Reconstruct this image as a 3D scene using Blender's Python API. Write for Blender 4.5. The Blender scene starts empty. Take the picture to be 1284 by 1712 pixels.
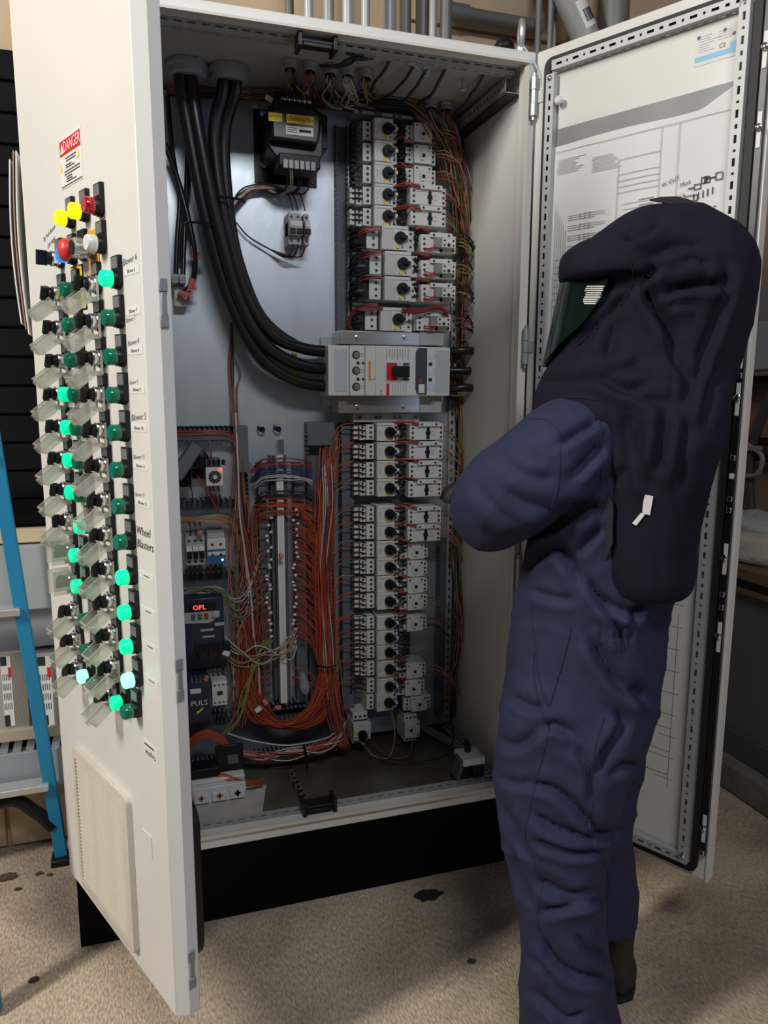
import bpy, bmesh, math, random
from mathutils import Vector, Matrix, noise
from mathutils.bvhtree import BVHTree
random.seed(7)
D = bpy.data
SC = bpy.context.scene
COL = SC.collection
V = Vector

# ------------------------------------------------------------------ camera
FPX = 1245.56                      # focal length in pixels of the 1284 x 1712 frame
CAMP = V((0.2235, -1.8059, 1.3745))
YAW, PITCH, ROLL = 0.3091, 0.1606, 0.0037
_f = V((math.sin(YAW)*math.cos(PITCH), math.cos(YAW)*math.cos(PITCH), -math.sin(PITCH)))
_r0 = V((math.cos(YAW), -math.sin(YAW), 0)); _u0 = _r0.cross(_f)
CR = _r0*math.cos(ROLL) + _u0*math.sin(ROLL)
CU = -_r0*math.sin(ROLL) + _u0*math.cos(ROLL)
CF = _f
cd = D.cameras.new('camera'); cam = D.objects.new('camera', cd); COL.objects.link(cam)
cd.sensor_fit = 'VERTICAL'; cd.sensor_height = 36; cd.sensor_width = 27
cd.lens = FPX/1712*36; cd.clip_start = 0.02; cd.clip_end = 60
M = Matrix((CR, CU, -CF)).transposed().to_4x4(); M.translation = CAMP
cam.matrix_world = M
SC.camera = cam

# ------------------------------------------------------------------ light
w = D.worlds.new('room_ambient'); SC.world = w; w.use_nodes = True
w.node_tree.nodes['Background'].inputs[0].default_value = (0.80, 0.86, 1.0, 1)
w.node_tree.nodes['Background'].inputs[1].default_value = 0.07

def area(name, loc, target, sx, sy, power, col):
    l = D.lights.new(name, 'AREA'); l.shape = 'RECTANGLE'; l.size = sx; l.size_y = sy
    l.energy = power; l.color = col
    o = D.objects.new(name, l); COL.objects.link(o); o.location = loc
    o.rotation_euler = (V(target)-V(loc)).to_track_quat('-Z', 'Y').to_euler()
    return o
area('ceiling_light_left', (-2.5, -1.35, 3.2), (0.2, -0.4, 1.0), 0.35, 1.2, 122, (1.0, 0.95, 0.87))
area('ceiling_light_middle', (0.55, -2.6, 3.25), (0.6, 0.3, 1.5), 1.2, 0.30, 36, (0.93, 0.96, 1.0))
area('daylight_doorway', (3.2, -3.4, 1.5), (0.5, -0.3, 1.0), 1.4, 2.2, 26, (0.52, 0.65, 1.0))

SC.view_settings.view_transform = 'Standard'
SC.view_settings.look = 'None'
SC.view_settings.gamma = 1.0
SC.view_settings.use_curve_mapping = False
SC.view_settings.exposure = 0.0

# ------------------------------------------------------------------ measuring helpers (a pixel ray met with a real plane)
def ray(px, py): return CF + CR*((px-642)/FPX) - CU*((py-856)/FPX)
def P(px, py, Y):
    d = ray(px, py); return CAMP + d*((Y-CAMP.y)/d.y)
def PZ(px, py, Z=0.0):
    d = ray(px, py); return CAMP + d*((Z-CAMP.z)/d.z)
def PX(px, py, X):
    d = ray(px, py); return CAMP + d*((X-CAMP.x)/d.x)
CW, HP, TOP = 1.1943, 0.21, 2.21       # cabinet width, plinth height, top
YP = 0.41                              # mounting plate
RL, RR = -1.1573, -1.0832              # door angles
def PD(px, py, off, hx, rz):
    xa = V((math.cos(rz), math.sin(rz), 0)); ya = V((-math.sin(rz), math.cos(rz), 0))
    o = V((hx, 0, 0)) + ya*off; d = ray(px, py)
    q = CAMP + d*((o-CAMP).dot(ya)/d.dot(ya)) - V((hx, 0, 0))
    return q.dot(xa), q.z
def DL(px, py, off=0): return PD(px, py, off, 0.0, RL)
def DR(px, py, off=0): return PD(px, py, off, CW, RR)

# ------------------------------------------------------------------ materials
MATS = {}
def mat(name, col, rough=0.5, metal=0.0, var=0.0, scale=20, bump=0.0, bscale=200, emit=None, estr=0, alpha=1.0, spec=0.5, col2=None, thr=None, trans=0.0, stretch=None, coat=0.0):
    if name in MATS: return MATS[name]
    m = D.materials.new(name); m.use_nodes = True; MATS[name] = m
    nt = m.node_tree; b = nt.nodes['Principled BSDF']
    b.inputs['Base Color'].default_value = (*col, 1); b.inputs['Roughness'].default_value = rough
    b.inputs['Metallic'].default_value = metal; b.inputs['Specular IOR Level'].default_value = spec
    b.inputs['Alpha'].default_value = alpha; b.inputs['Transmission Weight'].default_value = trans
    b.inputs['Coat Weight'].default_value = coat
    if emit: b.inputs['Emission Color'].default_value = (*emit, 1); b.inputs['Emission Strength'].default_value = estr
    if var or bump or col2:
        tc = nt.nodes.new('ShaderNodeTexCoord'); vec = tc.outputs['Object']
        if stretch:
            mp = nt.nodes.new('ShaderNodeMapping'); mp.inputs['Scale'].default_value = stretch
            nt.links.new(vec, mp.inputs[0]); vec = mp.outputs[0]
        if var or col2:
            n = nt.nodes.new('ShaderNodeTexNoise'); n.inputs['Scale'].default_value = scale; n.inputs['Detail'].default_value = 6
            nt.links.new(vec, n.inputs['Vector'])
            rp = nt.nodes.new('ShaderNodeValToRGB')
            lo, hi = thr or (0.3, 0.7)
            rp.color_ramp.elements[0].position = lo; rp.color_ramp.elements[1].position = hi
            c2 = col2 or tuple(max(0, c*(1-var)) for c in col)
            rp.color_ramp.elements[0].color = (*c2, 1); rp.color_ramp.elements[1].color = (*col, 1)
            nt.links.new(n.outputs[0], rp.inputs[0]); nt.links.new(rp.outputs[0], b.inputs['Base Color'])
        if bump:
            n2 = nt.nodes.new('ShaderNodeTexNoise'); n2.inputs['Scale'].default_value = bscale; n2.inputs['Detail'].default_value = 4
            nt.links.new(vec, n2.inputs['Vector'])
            bp = nt.nodes.new('ShaderNodeBump'); bp.inputs['Strength'].default_value = bump; bp.inputs['Distance'].default_value = 0.01
            nt.links.new(n2.outputs[0], bp.inputs['Height']); nt.links.new(bp.outputs[0], b.inputs['Normal'])
    return m
WHITE = mat('cabinet_paint', (0.74, 0.73, 0.69), 0.42, var=0.06, scale=3, bump=0.02, bscale=400)
GALV = mat('galvanised_steel', (0.62, 0.68, 0.74), 0.40, 0.75, var=0.22, scale=9, bump=0.03, bscale=60, stretch=(1, 1, .45))
ZINC = mat('zinc_rail', (0.55, 0.57, 0.58), 0.38, 0.6, var=0.15, scale=30)
CHROME = mat('bright_metal', (0.75, 0.76, 0.77), 0.18, 1.0)
BRUSHED = mat('brushed_steel', (0.60, 0.58, 0.54), 0.3, 0.85, var=0.15, scale=40, stretch=(.2, 1, 6))
BLACK = mat('black_plastic', (0.008, 0.008, 0.009), 0.4, spec=.3)
BLACKP = mat('black_plinth_paint', (0.003, 0.003, 0.0035), 0.7, var=0.3, scale=12, spec=.1)
RUBBER = mat('black_rubber', (0.010, 0.010, 0.010), 0.6)
CABLE = mat('black_cable', (0.008, 0.008, 0.009), 0.33, bump=0.03, bscale=90)
DEV = mat('device_plastic', (0.66, 0.66, 0.63), 0.42)
DEV2 = mat('device_plastic_grey', (0.40, 0.41, 0.40), 0.45)
DARKG = mat('dark_grey_plastic', (0.085, 0.09, 0.10), 0.5)
DUCT = mat('duct_plastic', (0.12, 0.135, 0.155), 0.5, var=0.15, scale=15)
HOLE = mat('screw_hole', (0.02, 0.02, 0.02), 0.5)
YELLOW = mat('yellow_label', (0.80, 0.58, 0.02), 0.5)
ORANGEP = mat('orange_mark', (0.72, 0.28, 0.08), 0.5)
RED = mat('red_plastic', (0.62, 0.02, 0.02), 0.35)
PAPER = mat('paper', (0.74, 0.73, 0.71), 0.7, var=0.05, scale=5)
INK = mat('ink', (0.02, 0.02, 0.022), 0.7)
INKG = mat('grey_ink', (0.16, 0.16, 0.17), 0.7)
BLUEL = mat('blue_plastic', (0.02, 0.06, 0.22), 0.4)
NAVYD = mat('dark_blue_plastic', (0.012, 0.018, 0.05), 0.4)

# ------------------------------------------------------------------ mesh builder
def catmull(pts, n=8):
    pts = [V(p) for p in pts]
    if len(pts) < 3: return pts
    out = []; q = [pts[0]*2-pts[1]] + pts + [pts[-1]*2-pts[-2]]
    for i in range(1, len(q)-2):
        a, b, c, d = q[i-1], q[i], q[i+1], q[i+2]
        for k in range(n):
            t = k/n; t2 = t*t; t3 = t2*t
            out.append(0.5*((2*b)+(c-a)*t+(2*a-5*b+4*c-d)*t2+(3*b-a-3*c+d)*t3))
    out.append(pts[-1]); return out
class MB:
    def __init__(s): s.v = []; s.f = []; s.m = []
    def add(s, vs, fs, m=0):
        k = len(s.v); s.v += [tuple(x) for x in vs]
        for f in fs: s.f.append(tuple(i+k for i in f)); s.m.append(m)
        return s
    def box(s, x0, x1, y0, y1, z0, z1, m=0):
        vs = [(x0,y0,z0),(x1,y0,z0),(x1,y1,z0),(x0,y1,z0),(x0,y0,z1),(x1,y0,z1),(x1,y1,z1),(x0,y1,z1)]
        return s.add(vs, [(0,3,2,1),(4,5,6,7),(0,1,5,4),(1,2,6,5),(2,3,7,6),(3,0,4,7)], m)
    def rbox(s, c, size, R, m=0):
        hx, hy, hz = [a/2 for a in size]; c = V(c)
        vs = [c + R @ V((x,y,z)) for z in (-hz,hz) for (x,y) in ((-hx,-hy),(hx,-hy),(hx,hy),(-hx,hy))]
        return s.add(vs, [(0,3,2,1),(4,5,6,7),(0,1,5,4),(1,2,6,5),(2,3,7,6),(3,0,4,7)], m)
    def bar(s, p0, p1, wd, th, side=None, m=0):
        p0 = V(p0); p1 = V(p1); a = (p1-p0); L = a.length; a.normalize()
        sd = V(side) if side else (a.cross(V((0,0,1))) if abs(a.z) < .95 else a.cross(V((0,1,0))))
        sd = (sd - a*sd.dot(a)).normalized(); n = a.cross(sd)
        R = Matrix((a, sd, n)).transposed()
        return s.rbox((p0+p1)/2, (L, wd, th), R, m)
    def cyl(s, p0, p1, r, r1=None, n=14, m=0, cap=True):
        p0 = V(p0); p1 = V(p1); a = (p1-p0).normalized(); r1 = r if r1 is None else r1
        x = a.orthogonal().normalized(); y = a.cross(x)
        vs = []
        for p, q in ((p0, r), (p1, r1)):
            for i in range(n):
                t = 2*math.pi*i/n; vs.append(p + (x*math.cos(t)+y*math.sin(t))*q)
        fs = [(i, (i+1) % n, n+(i+1) % n, n+i) for i in range(n)]
        if cap: fs += [tuple(range(n-1, -1, -1)), tuple(range(n, 2*n))]
        return s.add(vs, fs, m)
    def lathe(s, prof, o, ax=(0,-1,0), n=18, m=0, sq=1.0):
        a = V(ax).normalized(); x = a.orthogonal().normalized(); y = a.cross(x); o = V(o); k = len(prof); vs = []
        for r, h in prof:
            for i in range(n):
                t = 2*math.pi*i/n; vs.append(o + a*h + (x*math.cos(t)+y*math.sin(t))*r)
        fs = []
        for j in range(k-1):
            for i in range(n): fs.append((j*n+i, j*n+(i+1) % n, (j+1)*n+(i+1) % n, (j+1)*n+i))
        fs += [tuple(range(n-1, -1, -1)), tuple(range((k-1)*n, k*n))]
        return s.add(vs, fs, m)
    def tube(s, pts, r, n=6, m=0, sm=6, closed=False):
        pts = catmull(pts, sm) if sm else [V(p) for p in pts]
        clean = [pts[0]]
        for p in pts[1:]:
            if (p-clean[-1]).length > 1e-5: clean.append(p)
        pts = clean; N = len(pts)
        if N < 2: return s
        rr = r if isinstance(r, (list, tuple)) else None
        x = None; vs = []
        for i, p in enumerate(pts):
            a = (pts[min(i+1, N-1)]-pts[max(i-1, 0)])
            if a.length < 1e-9: a = V((0,0,1))
            a.normalize()
            x = a.orthogonal().normalized() if x is None else (x-a*x.dot(a))
            if x.length < 1e-6: x = a.orthogonal()
            x.normalize(); y = a.cross(x)
            q = r if rr is None else rr[0]+(rr[1]-rr[0])*i/(N-1)
            for k in range(n):
                t = 2*math.pi*k/n; vs.append(p+(x*math.cos(t)+y*math.sin(t))*q)
        fs = [(j*n+i, j*n+(i+1) % n, (j+1)*n+(i+1) % n, (j+1)*n+i) for j in range(N-1) for i in range(n)]
        fs += [tuple(range(n-1, -1, -1)), tuple(range((N-1)*n, N*n))]
        return s.add(vs, fs, m)
    def prism(s, poly, a0, a1, ax='y', m=0):
        n = len(poly)
        def mk(p, a): return (p[0], a, p[1]) if ax == 'y' else ((a, p[0], p[1]) if ax == 'x' else (p[0], p[1], a))
        vs = [mk(p, a0) for p in poly] + [mk(p, a1) for p in poly]
        ar = sum(poly[i][0]*poly[(i+1) % n][1]-poly[(i+1) % n][0]*poly[i][1] for i in range(n))
        fs = [(i, (i+1) % n, n+(i+1) % n, n+i) for i in range(n)] + [tuple(range(n-1, -1, -1)), tuple(range(n, 2*n))]
        flip = (ar > 0) == (ax == 'y')
        if flip: fs = [tuple(reversed(f)) for f in fs]
        return s.add(vs, fs, m)
    def loft(s, secs, m=0, n=28, cap=True):
        vs = []
        for c, a, b, e in secs:
            c = V(c); a = V(a); b = V(b)
            for i in range(n):
                t = 2*math.pi*i/n; ct, st = math.cos(t), math.sin(t)
                q = 2.0/e
                vs.append(c + a*(math.copysign(abs(ct)**q, ct)) + b*(math.copysign(abs(st)**q, st)))
        k = len(secs)
        fs = [(j*n+i, j*n+(i+1) % n, (j+1)*n+(i+1) % n, (j+1)*n+i) for j in range(k-1) for i in range(n)]
        if cap: fs += [tuple(range(n-1, -1, -1)), tuple(range((k-1)*n, k*n))]
        return s.add(vs, fs, m)
    def text(s, txt, size, x, y, z, m=0, align='CENTER', sx=1.0, rot=0.0, shear=0.0):
        c = D.curves.new('t', 'FONT'); c.body = txt; c.size = size; c.align_x = align; c.align_y = 'CENTER'; c.resolution_u = 2; c.shear = shear
        o = D.objects.new('t', c); me = o.to_mesh()
        cr, sr = math.cos(rot), math.sin(rot)
        vs = [(x+(v.co.x*cr-v.co.y*sr)*sx, y, z+v.co.x*sr+v.co.y*cr) for v in me.vertices]
        fs = [tuple(p.vertices) for p in me.polygons]
        o.to_mesh_clear(); D.objects.remove(o); D.curves.remove(c)
        return s.add(vs, fs, m)
    def mesh(s, name, mats, smooth=True, ang=35, off=None):
        me = D.meshes.new(name); vs = s.v
        if off is not None: vs = [(a-off[0], b-off[1], c-off[2]) for a, b, c in vs]
        me.from_pydata(vs, [], s.f)
        for m in (mats if isinstance(mats, (list, tuple)) else [mats]): me.materials.append(m)
        me.polygons.foreach_set('material_index', s.m)
        if smooth:
            me.polygons.foreach_set('use_smooth', [True]*len(me.polygons)); me.set_sharp_from_angle(angle=math.radians(ang))
        me.update(); return me
    def build(s, name, mats, parent=None, world=True, smooth=True, ang=35, bevel=0, recalc=False):
        off = None
        if parent is not None and world: off = wloc(parent)
        me = s.mesh(name, mats, smooth, ang, off)
        if recalc:
            bm = bmesh.new(); bm.from_mesh(me); bmesh.ops.recalc_face_normals(bm, faces=bm.faces); bm.to_mesh(me); bm.free()
        o = D.objects.new(name, me); COL.objects.link(o)
        if parent is not None: o.parent = parent
        if bevel:
            b = o.modifiers.new('bevel', 'BEVEL'); b.width = bevel; b.segments = 2; b.limit_method = 'ANGLE'; b.angle_limit = math.radians(50)
        return o
def wloc(o):
    l = V(o.location); p = o.parent
    while p: l = l + V(p.location); p = p.parent
    return l
def tag(o, label=None, cat=None, group=None, kind=None):
    if label: o['label'] = label
    if cat: o['category'] = cat
    if group: o['group'] = group
    if kind: o['kind'] = kind
    return o
def thing(name, label, cat, loc=(0,0,0), rz=0, group=None):
    o = D.objects.new(name, None); COL.objects.link(o); o.location = loc; o.rotation_euler = (0,0,rz); o.empty_display_size = .02
    return tag(o, label, cat, group)
def copy_tree(o, parent=None):
    c = o.copy(); COL.objects.link(c); c.parent = parent
    for ch in list(o.children): copy_tree(ch, c)
    return c
PROTO = {}
def place(key, maker, loc, rz, label, group=None):
    """first use builds the thing, later uses copy it with all its parts"""
    if key not in PROTO: o = maker(); PROTO[key] = o
    else: o = copy_tree(PROTO[key])
    o.location = loc; o.rotation_euler = (0,0,rz); o['label'] = label
    if group: o['group'] = group
    return o
ORD = ['top', 'second', 'third', 'fourth', 'fifth', 'sixth', 'seventh', 'eighth', 'ninth', 'tenth', 'eleventh', 'twelfth', 'thirteenth', 'fourteenth', 'fifteenth', 'sixteenth']
def nth(i): return 'topmost' if i == 0 else ORD[i] + ' from top'
def perf(mb, L, wd, th, pitch, hole, mapf, m=0, pat=None):
    """a strip of sheet metal with real slots: along 0..L, across 0..wd, thick th; mapf(a,b,c) -> point"""
    def bx(a0, a1, b0, b1):
        vs = [mapf(a, b, c) for c in (0, th) for (a, b) in ((a0,b0),(a1,b0),(a1,b1),(a0,b1))]
        mb.add(vs, [(0,3,2,1),(4,5,6,7),(0,1,5,4),(1,2,6,5),(2,3,7,6),(3,0,4,7)], m)
    e = (wd-hole[1])/2
    bx(0, L, 0, e); bx(0, L, wd-e, wd)
    a = 0; k = 0
    while a < L:
        ln = hole[0] if not pat else pat[k % len(pat)]
        g = pitch-ln if not pat else pitch
        bx(a, min(a+g, L), e, wd-e); a += g+ln; k += 1
    bx(L-.004, L, e, wd-e)
# ------------------------------------------------------------------ the setting
def floor_mat():
    m = D.materials.new('concrete_floor'); m.use_nodes = True; nt = m.node_tree; b = nt.nodes['Principled BSDF']
    b.inputs['Roughness'].default_value = 0.8
    tc = nt.nodes.new('ShaderNodeTexCoord')
    def nz(sc, det, st=None):
        n = nt.nodes.new('ShaderNodeTexNoise'); n.inputs['Scale'].default_value = sc; n.inputs['Detail'].default_value = det
        v = tc.outputs['Object']
        if st:
            mp = nt.nodes.new('ShaderNodeMapping'); mp.inputs['Scale'].default_value = st; mp.inputs['Rotation'].default_value = (0,0,.25)
            nt.links.new(v, mp.inputs[0]); v = mp.outputs[0]
        nt.links.new(v, n.inputs['Vector']); return n.outputs[0]
    def ramp(src, stops):
        r = nt.nodes.new('ShaderNodeValToRGB'); e = r.color_ramp.elements
        e[0].position, e[0].color = stops[0][0], (*stops[0][1], 1); e[1].position, e[1].color = stops[-1][0], (*stops[-1][1], 1)
        for p, c in stops[1:-1]:
            x = e.new(p); x.color = (*c, 1)
        nt.links.new(src, r.inputs[0]); return r.outputs[0]
    base = ramp(nz(2.3, 8), [(0.28, (0.26, 0.20, 0.15)), (0.42, (0.47, 0.375, 0.275)), (0.55, (0.62, 0.50, 0.37)), (0.70, (0.72, 0.59, 0.435))])
    brush = ramp(nz(85, 8, (2.8, .8, 1)), [(0.34, (0.58, 0.57, 0.56)), (0.64, (1.12, 1.10, 1.07))])
    spk = ramp(nz(22, 8), [(0.22, (0.30, 0.24, 0.19)), (0.34, (1, 1, 1))])
    big = ramp(nz(1.9, 9), [(0.36, (0.46, 0.46, 0.52)), (0.54, (1, 1, 1))])
    def mul(a, c):
        x = nt.nodes.new('ShaderNodeMix'); x.data_type = 'RGBA'; x.blend_type = 'MULTIPLY'; x.inputs[0].default_value = 1
        nt.links.new(a, x.inputs[6]); nt.links.new(c, x.inputs[7]); return x.outputs[2]
    nt.links.new(mul(mul(mul(base, brush), spk), big), b.inputs['Base Color'])
    bp = nt.nodes.new('ShaderNodeBump'); bp.inputs['Strength'].default_value = .6; bp.inputs['Distance'].default_value = .005
    nt.links.new(nz(90, 6, (2, .9, 1)), bp.inputs['Height']); nt.links.new(bp.outputs[0], b.inputs['Normal'])
    return m
FLOOR = floor_mat()
CURB = mat('old_concrete', (0.20, 0.19, 0.17), 0.85, var=0.5, scale=9, bump=.4, bscale=40)
TAN = mat('tan_wall_paint', (0.60, 0.44, 0.29), 0.7, var=0.18, scale=4, bump=.15, bscale=30)
BLOCK = mat('painted_block', (0.58, 0.44, 0.28), 0.75, var=0.3, scale=14, bump=.4, bscale=45)
GREYP = mat('grey_enamel', (0.30, 0.33, 0.36), 0.45, var=0.1, scale=4)
CONDUIT = mat('grey_conduit', (0.36, 0.37, 0.36), 0.45, 0.2, var=0.2, scale=8)
CONDUITD = mat('dark_conduit', (0.17, 0.17, 0.16), 0.5, 0.2, var=0.2, scale=8)
CONDUITL = mat('light_conduit', (0.44, 0.46, 0.46), 0.45, 0.3, var=0.12, scale=8)

tag(MB().box(-3.2, 3.6, -4.2, 0.75, -.08, 0).build('floor', FLOOR), kind='structure')
wb = MB().box(-3.2, 3.6, .53, .65, 0, 3.4).build('wall_back', TAN); tag(wb, kind='structure')
# painted concrete blocks showing at the foot of the wall, left of the cabinet
blk = None
for j in range(2):
    for i in range(5):
        x0 = -1.62 + i*.40 + (.2 if j else 0) - .2
        o = MB().box(0, .388, 0, .02, 0, .188).build('concrete_block', BLOCK, None, bevel=.004) if blk is None else blk.copy()
        if blk is None: blk = o
        else: COL.objects.link(o)
        o.parent = wb; o.location = (x0, .512, .006 + j*.2)
# tan boards high on the wall above the cabinet, seams between them
for x0, x1, z0, z1 in ((.2, 1.02, 2.2, 2.62), (1.03, 1.62, 2.2, 2.475), (1.03, 1.62, 2.485, 2.75), (1.63, 2.3, 2.0, 2.7)):
    MB().box(x0, x1, .512, .53, z0, z1).build('wall_board', TAN, wb, world=False, bevel=.003)
wr = MB().box(2.45, 2.57, -2.6, .53, 0, 3.2).build('wall_right', mat('brown_wall', (0.24, 0.155, 0.11), 0.75, var=.25, scale=5, bump=.1)); tag(wr, kind='structure')

# ------------------------------------------------------------------ the cabinet
RAILM = mat('dull_rail', (0.42, 0.43, 0.42), 0.65, 0.2, var=0.15, scale=30)
cab = thing('control_cabinet', 'tall white two-door electrical control cabinet standing open on a black plinth', 'cabinet', (CW/2, .25, 0))
t = .018
MB().box(0, t, .03, .5, HP, TOP).build('side_panel', WHITE, cab)
MB().box(CW-t, CW, .03, .5, HP, TOP).build('side_panel', WHITE, cab)
MB().box(t, CW-t, .03, .5, TOP-.03, TOP).build('roof_panel', mat('roof_paint_shaded', (0.42, 0.42, 0.41), .5), cab)  # shade of the unlit underside put into the colour, greyer than the cabinet paint
FPAN = mat('dirty_steel', (0.13, 0.13, 0.115), .6, .3, col2=(0.075, 0.055, 0.035), scale=7, thr=(.35, .6), bump=.05, bscale=50)
MB().box(t, .60, .03, .5, HP, HP+.022).build('floor_pan', FPAN, cab)
MB().box(.603, CW-t, .03, .5, HP, HP+.022).build('floor_pan', FPAN, cab)
MB().box(t, CW-t, .47, .5, HP+.022, TOP-.03).build('rear_panel', WHITE, cab)
fr = MB(); e = .040
et = .030
fr.box(0, CW, 0, .03, TOP-et, TOP).box(0, CW, 0, .03, HP, HP+e).box(0, .030, 0, .03, HP+e, TOP-et).box(CW-.030, CW, 0, .03, HP+e, TOP-et)
fr.build('front_frame', WHITE, cab, bevel=.003)
ri = MB()  # raised weather lip round the opening
for a, b_, c, d in ((.024, CW-.024, TOP-et-.003, TOP-et+.003), (.024, CW-.024, HP+e-.004, HP+e+.004), (.024, .032, HP+e, TOP-e), (CW-.032, CW-.024, HP+e, TOP-e)):
    ri.box(a, b_, -.014, .0, c, d)
ri.build('weather_lip', mat('cream_lip', (0.66, 0.63, 0.55), .5), cab)
pl = MB().box(.012, CW-.012, .006, .03, 0, HP-.004).box(.012, .036, .03, .48, 0, HP-.004).box(CW-.036, CW-.012, .03, .48, 0, HP-.004).box(.012, CW-.012, .456, .48, 0, HP-.004)
pl.build('plinth', BLACKP, cab, bevel=.002)
MB().box(.05, CW-.045, YP, YP+.004, HP+.05, TOP-.045).build('mounting_plate', GALV, cab)
# perforated frame rails
g = MB(); perf(g, CW-.08, .016, .002, .030, (.018, .004), lambda a, b_, c: (.04+a, .034+c, TOP-et-.012+b_)); g.build('perforated_rail', RAILM, cab)
g = MB(); perf(g, CW-.08, .022, .002, .030, (.018, .006), lambda a, b_, c: (.04+a, .036+b_, TOP-et-.012-c)); g.build('perforated_rail', RAILM, cab)
g = MB(); perf(g, .36, .03, .002, .022, (.011, .010), lambda a, b_, c: (CW-.058+c, .05+a, TOP-.078+b_)); g.build('perforated_rail', RAILM, cab)
g = MB(); perf(g, .36, .034, .002, .022, (.011, .012), lambda a, b_, c: (CW-.056+b_, .05+a, TOP-.08-c)); g.build('perforated_rail', RAILM, cab)
MB().box(CW-.056, CW-.022, .05, .41, TOP-.088, TOP-.083).build('rail_seal', RUBBER, cab)
g = MB(); perf(g, CW-.08, .036, .002, .030, (.018, .006), lambda a, b_, c: (.04+a, .036+b_, HP+.034+c)); g.build('perforated_rail', RAILM, cab)
g = MB(); perf(g, .36, .03, .002, .022, (.011, .010), lambda a, b_, c: (CW-.055+b_, .05+a, HP+.04+c)); g.build('perforated_rail', RAILM, cab)
g = MB(); perf(g, 1.86, .022, .002, .026, (.012, .007), lambda a, b_, c: (CW-.03-b_, YP-.012+c, HP+.06+a)); g.build('perforated_rail', RAILM, cab)
# latch keepers in the middle of the top and bottom frame
for (px, py, zz, nm) in ((530, 66, TOP-et-.016, 1), (534, 1358, HP+e+.022, -1)):
    q = P(px, py, .012)
    k = MB().box(q.x-.040, q.x+.040, .008, .050, zz-.004, zz+.004).box(q.x-.046, q.x-.036, -.004, .050, zz-.018, zz+.018).box(q.x+.036, q.x+.046, -.004, .050, zz-.018, zz+.018).box(q.x-.034, q.x+.034, .004, .014, zz-.014, zz-.004)
    k.build('latch_keeper', BLACK, cab, bevel=.002)
# lifting eye bolt
q = P(884, 62, .03); eb = MB()
eb.tube([V((CW-.028, .03, TOP+.048)) + V((math.cos(a)*.008, math.cos(a)*.022, math.sin(a)*.03)) for a in [i*math.pi/9 for i in range(19)]], .0075, 8, sm=0)
eb.cyl((CW-.028, .03, TOP), (CW-.028, .03, TOP+.018), .013)
eb.build('lifting_eye', ZINC, cab)
k = MB().lathe([(.0, 0), (.026, 0), (.026, .008), (.018, .022), (.006, .028)], P(843, 82, .10), (0,0,1)); k.build('roof_plug', BLACK, cab)
# black sealing strips on the inner back corner
MB().box(CW-.022, CW-.0185, .40, .408, HP+.06, TOP-.09).build('corner_seal', RUBBER, cab)
# floor joint rail inside
g = MB(); a0 = PZ(486, 1294, HP+.03); a1 = PZ(518, 1352, HP+.03)
for i in range(9):
    c = a0.lerp(a1, i/8); g.rbox(c, (.012+.004*(i % 2), .034, .012), Matrix.Rotation(random.uniform(-.3, .3), 3, 'Z'))
g.build('floor_joint', mat('rusty_steel', (0.16, 0.13, 0.10), .7, .3, var=.5, scale=60), cab)

# ------------------------------------------------------------------ left door (outer face towards us), local x runs from the hinge
DT = .026
ld = MB()
poly = [(0.004, 0), (.570, 0), (.585, .021), (.585, .042), (.565, .050), (.548, .050), (.548, .030), (.030, .030), (.030, .048), (.004, .048)]
ld.prism([(a, b_) for a, b_ in poly], HP+.008, TOP-.004, 'z')
ldo = ld.build('door', WHITE, None, bevel=.0015, recalc=True)
ldo.parent = cab; ldo.location = V((0,0,0)) - V(cab.location); ldo.rotation_euler = (0,0,RL)
tag(ldo, 'left door standing open, its outer face full of switches and pilot lights')
def LD(mb, name, m, lab=None, **k):
    o = mb.build(name, m, ldo, world=False, **k)
    if lab: o['label'] = lab
    return o
for px, py in ((256, 508), (281, 1130), (296, 1600)):
    u, z = .5848, DL(px, py, .02)[1]
    LD(MB().box(u, u+.005, .020, .034, z-.038, z-.018).box(u, u+.005, .020, .034, z+.018, z+.038).box(u, u+.003, .024, .033, z-.018, z+.018), 'roller_catch', mat('catch_grey', (0.28, 0.29, 0.31), .4, .3), bevel=.001)
# louvred filter grille
u0, u1, z0, z1 = .112, .412, .250, .592
CREAM = mat('grille_cream', (0.66, 0.62, 0.52), .5, var=.10, scale=25)
gv = MB(); b_ = .022
def rr(x0, x1, y0, y1, r, n=5):
    out = []
    for cx, cy, a0 in ((x1-r, y1-r, 0), (x0+r, y1-r, 90), (x0+r, y0+r, 180), (x1-r, y0+r, 270)):
        for i in range(n+1):
            a = math.radians(a0+90*i/n); out.append((cx+r*math.cos(a), cy+r*math.sin(a)))
    return out
outp = rr(u0, u1, z0, z1, .016); inp = rr(u0+b_, u1-b_, z0+b_, z1-b_, .004); n = len(outp)
vs = [(x, 0, z) for x, z in outp]+[(x, -.012, z) for x, z in outp]+[(x, -.014, z) for x, z in inp]+[(x, -.001, z) for x, z in inp]
gv.add(vs, [(k*n+i, k*n+(i+1) % n, (k+1)*n+(i+1) % n, (k+1)*n+i) for k in range(3) for i in range(n)])
go = LD(gv, 'filter_grille', CREAM, 'cream louvred filter grille', recalc=True)
LD(MB().box(u0+.02, u1-.02, -.003, -.001, z0+.02, z1-.02), 'filter_mat', mat('filter_mat', (0.34, 0.27, 0.20), .9, var=.3, scale=60))
NS = 34; sl = None
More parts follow.
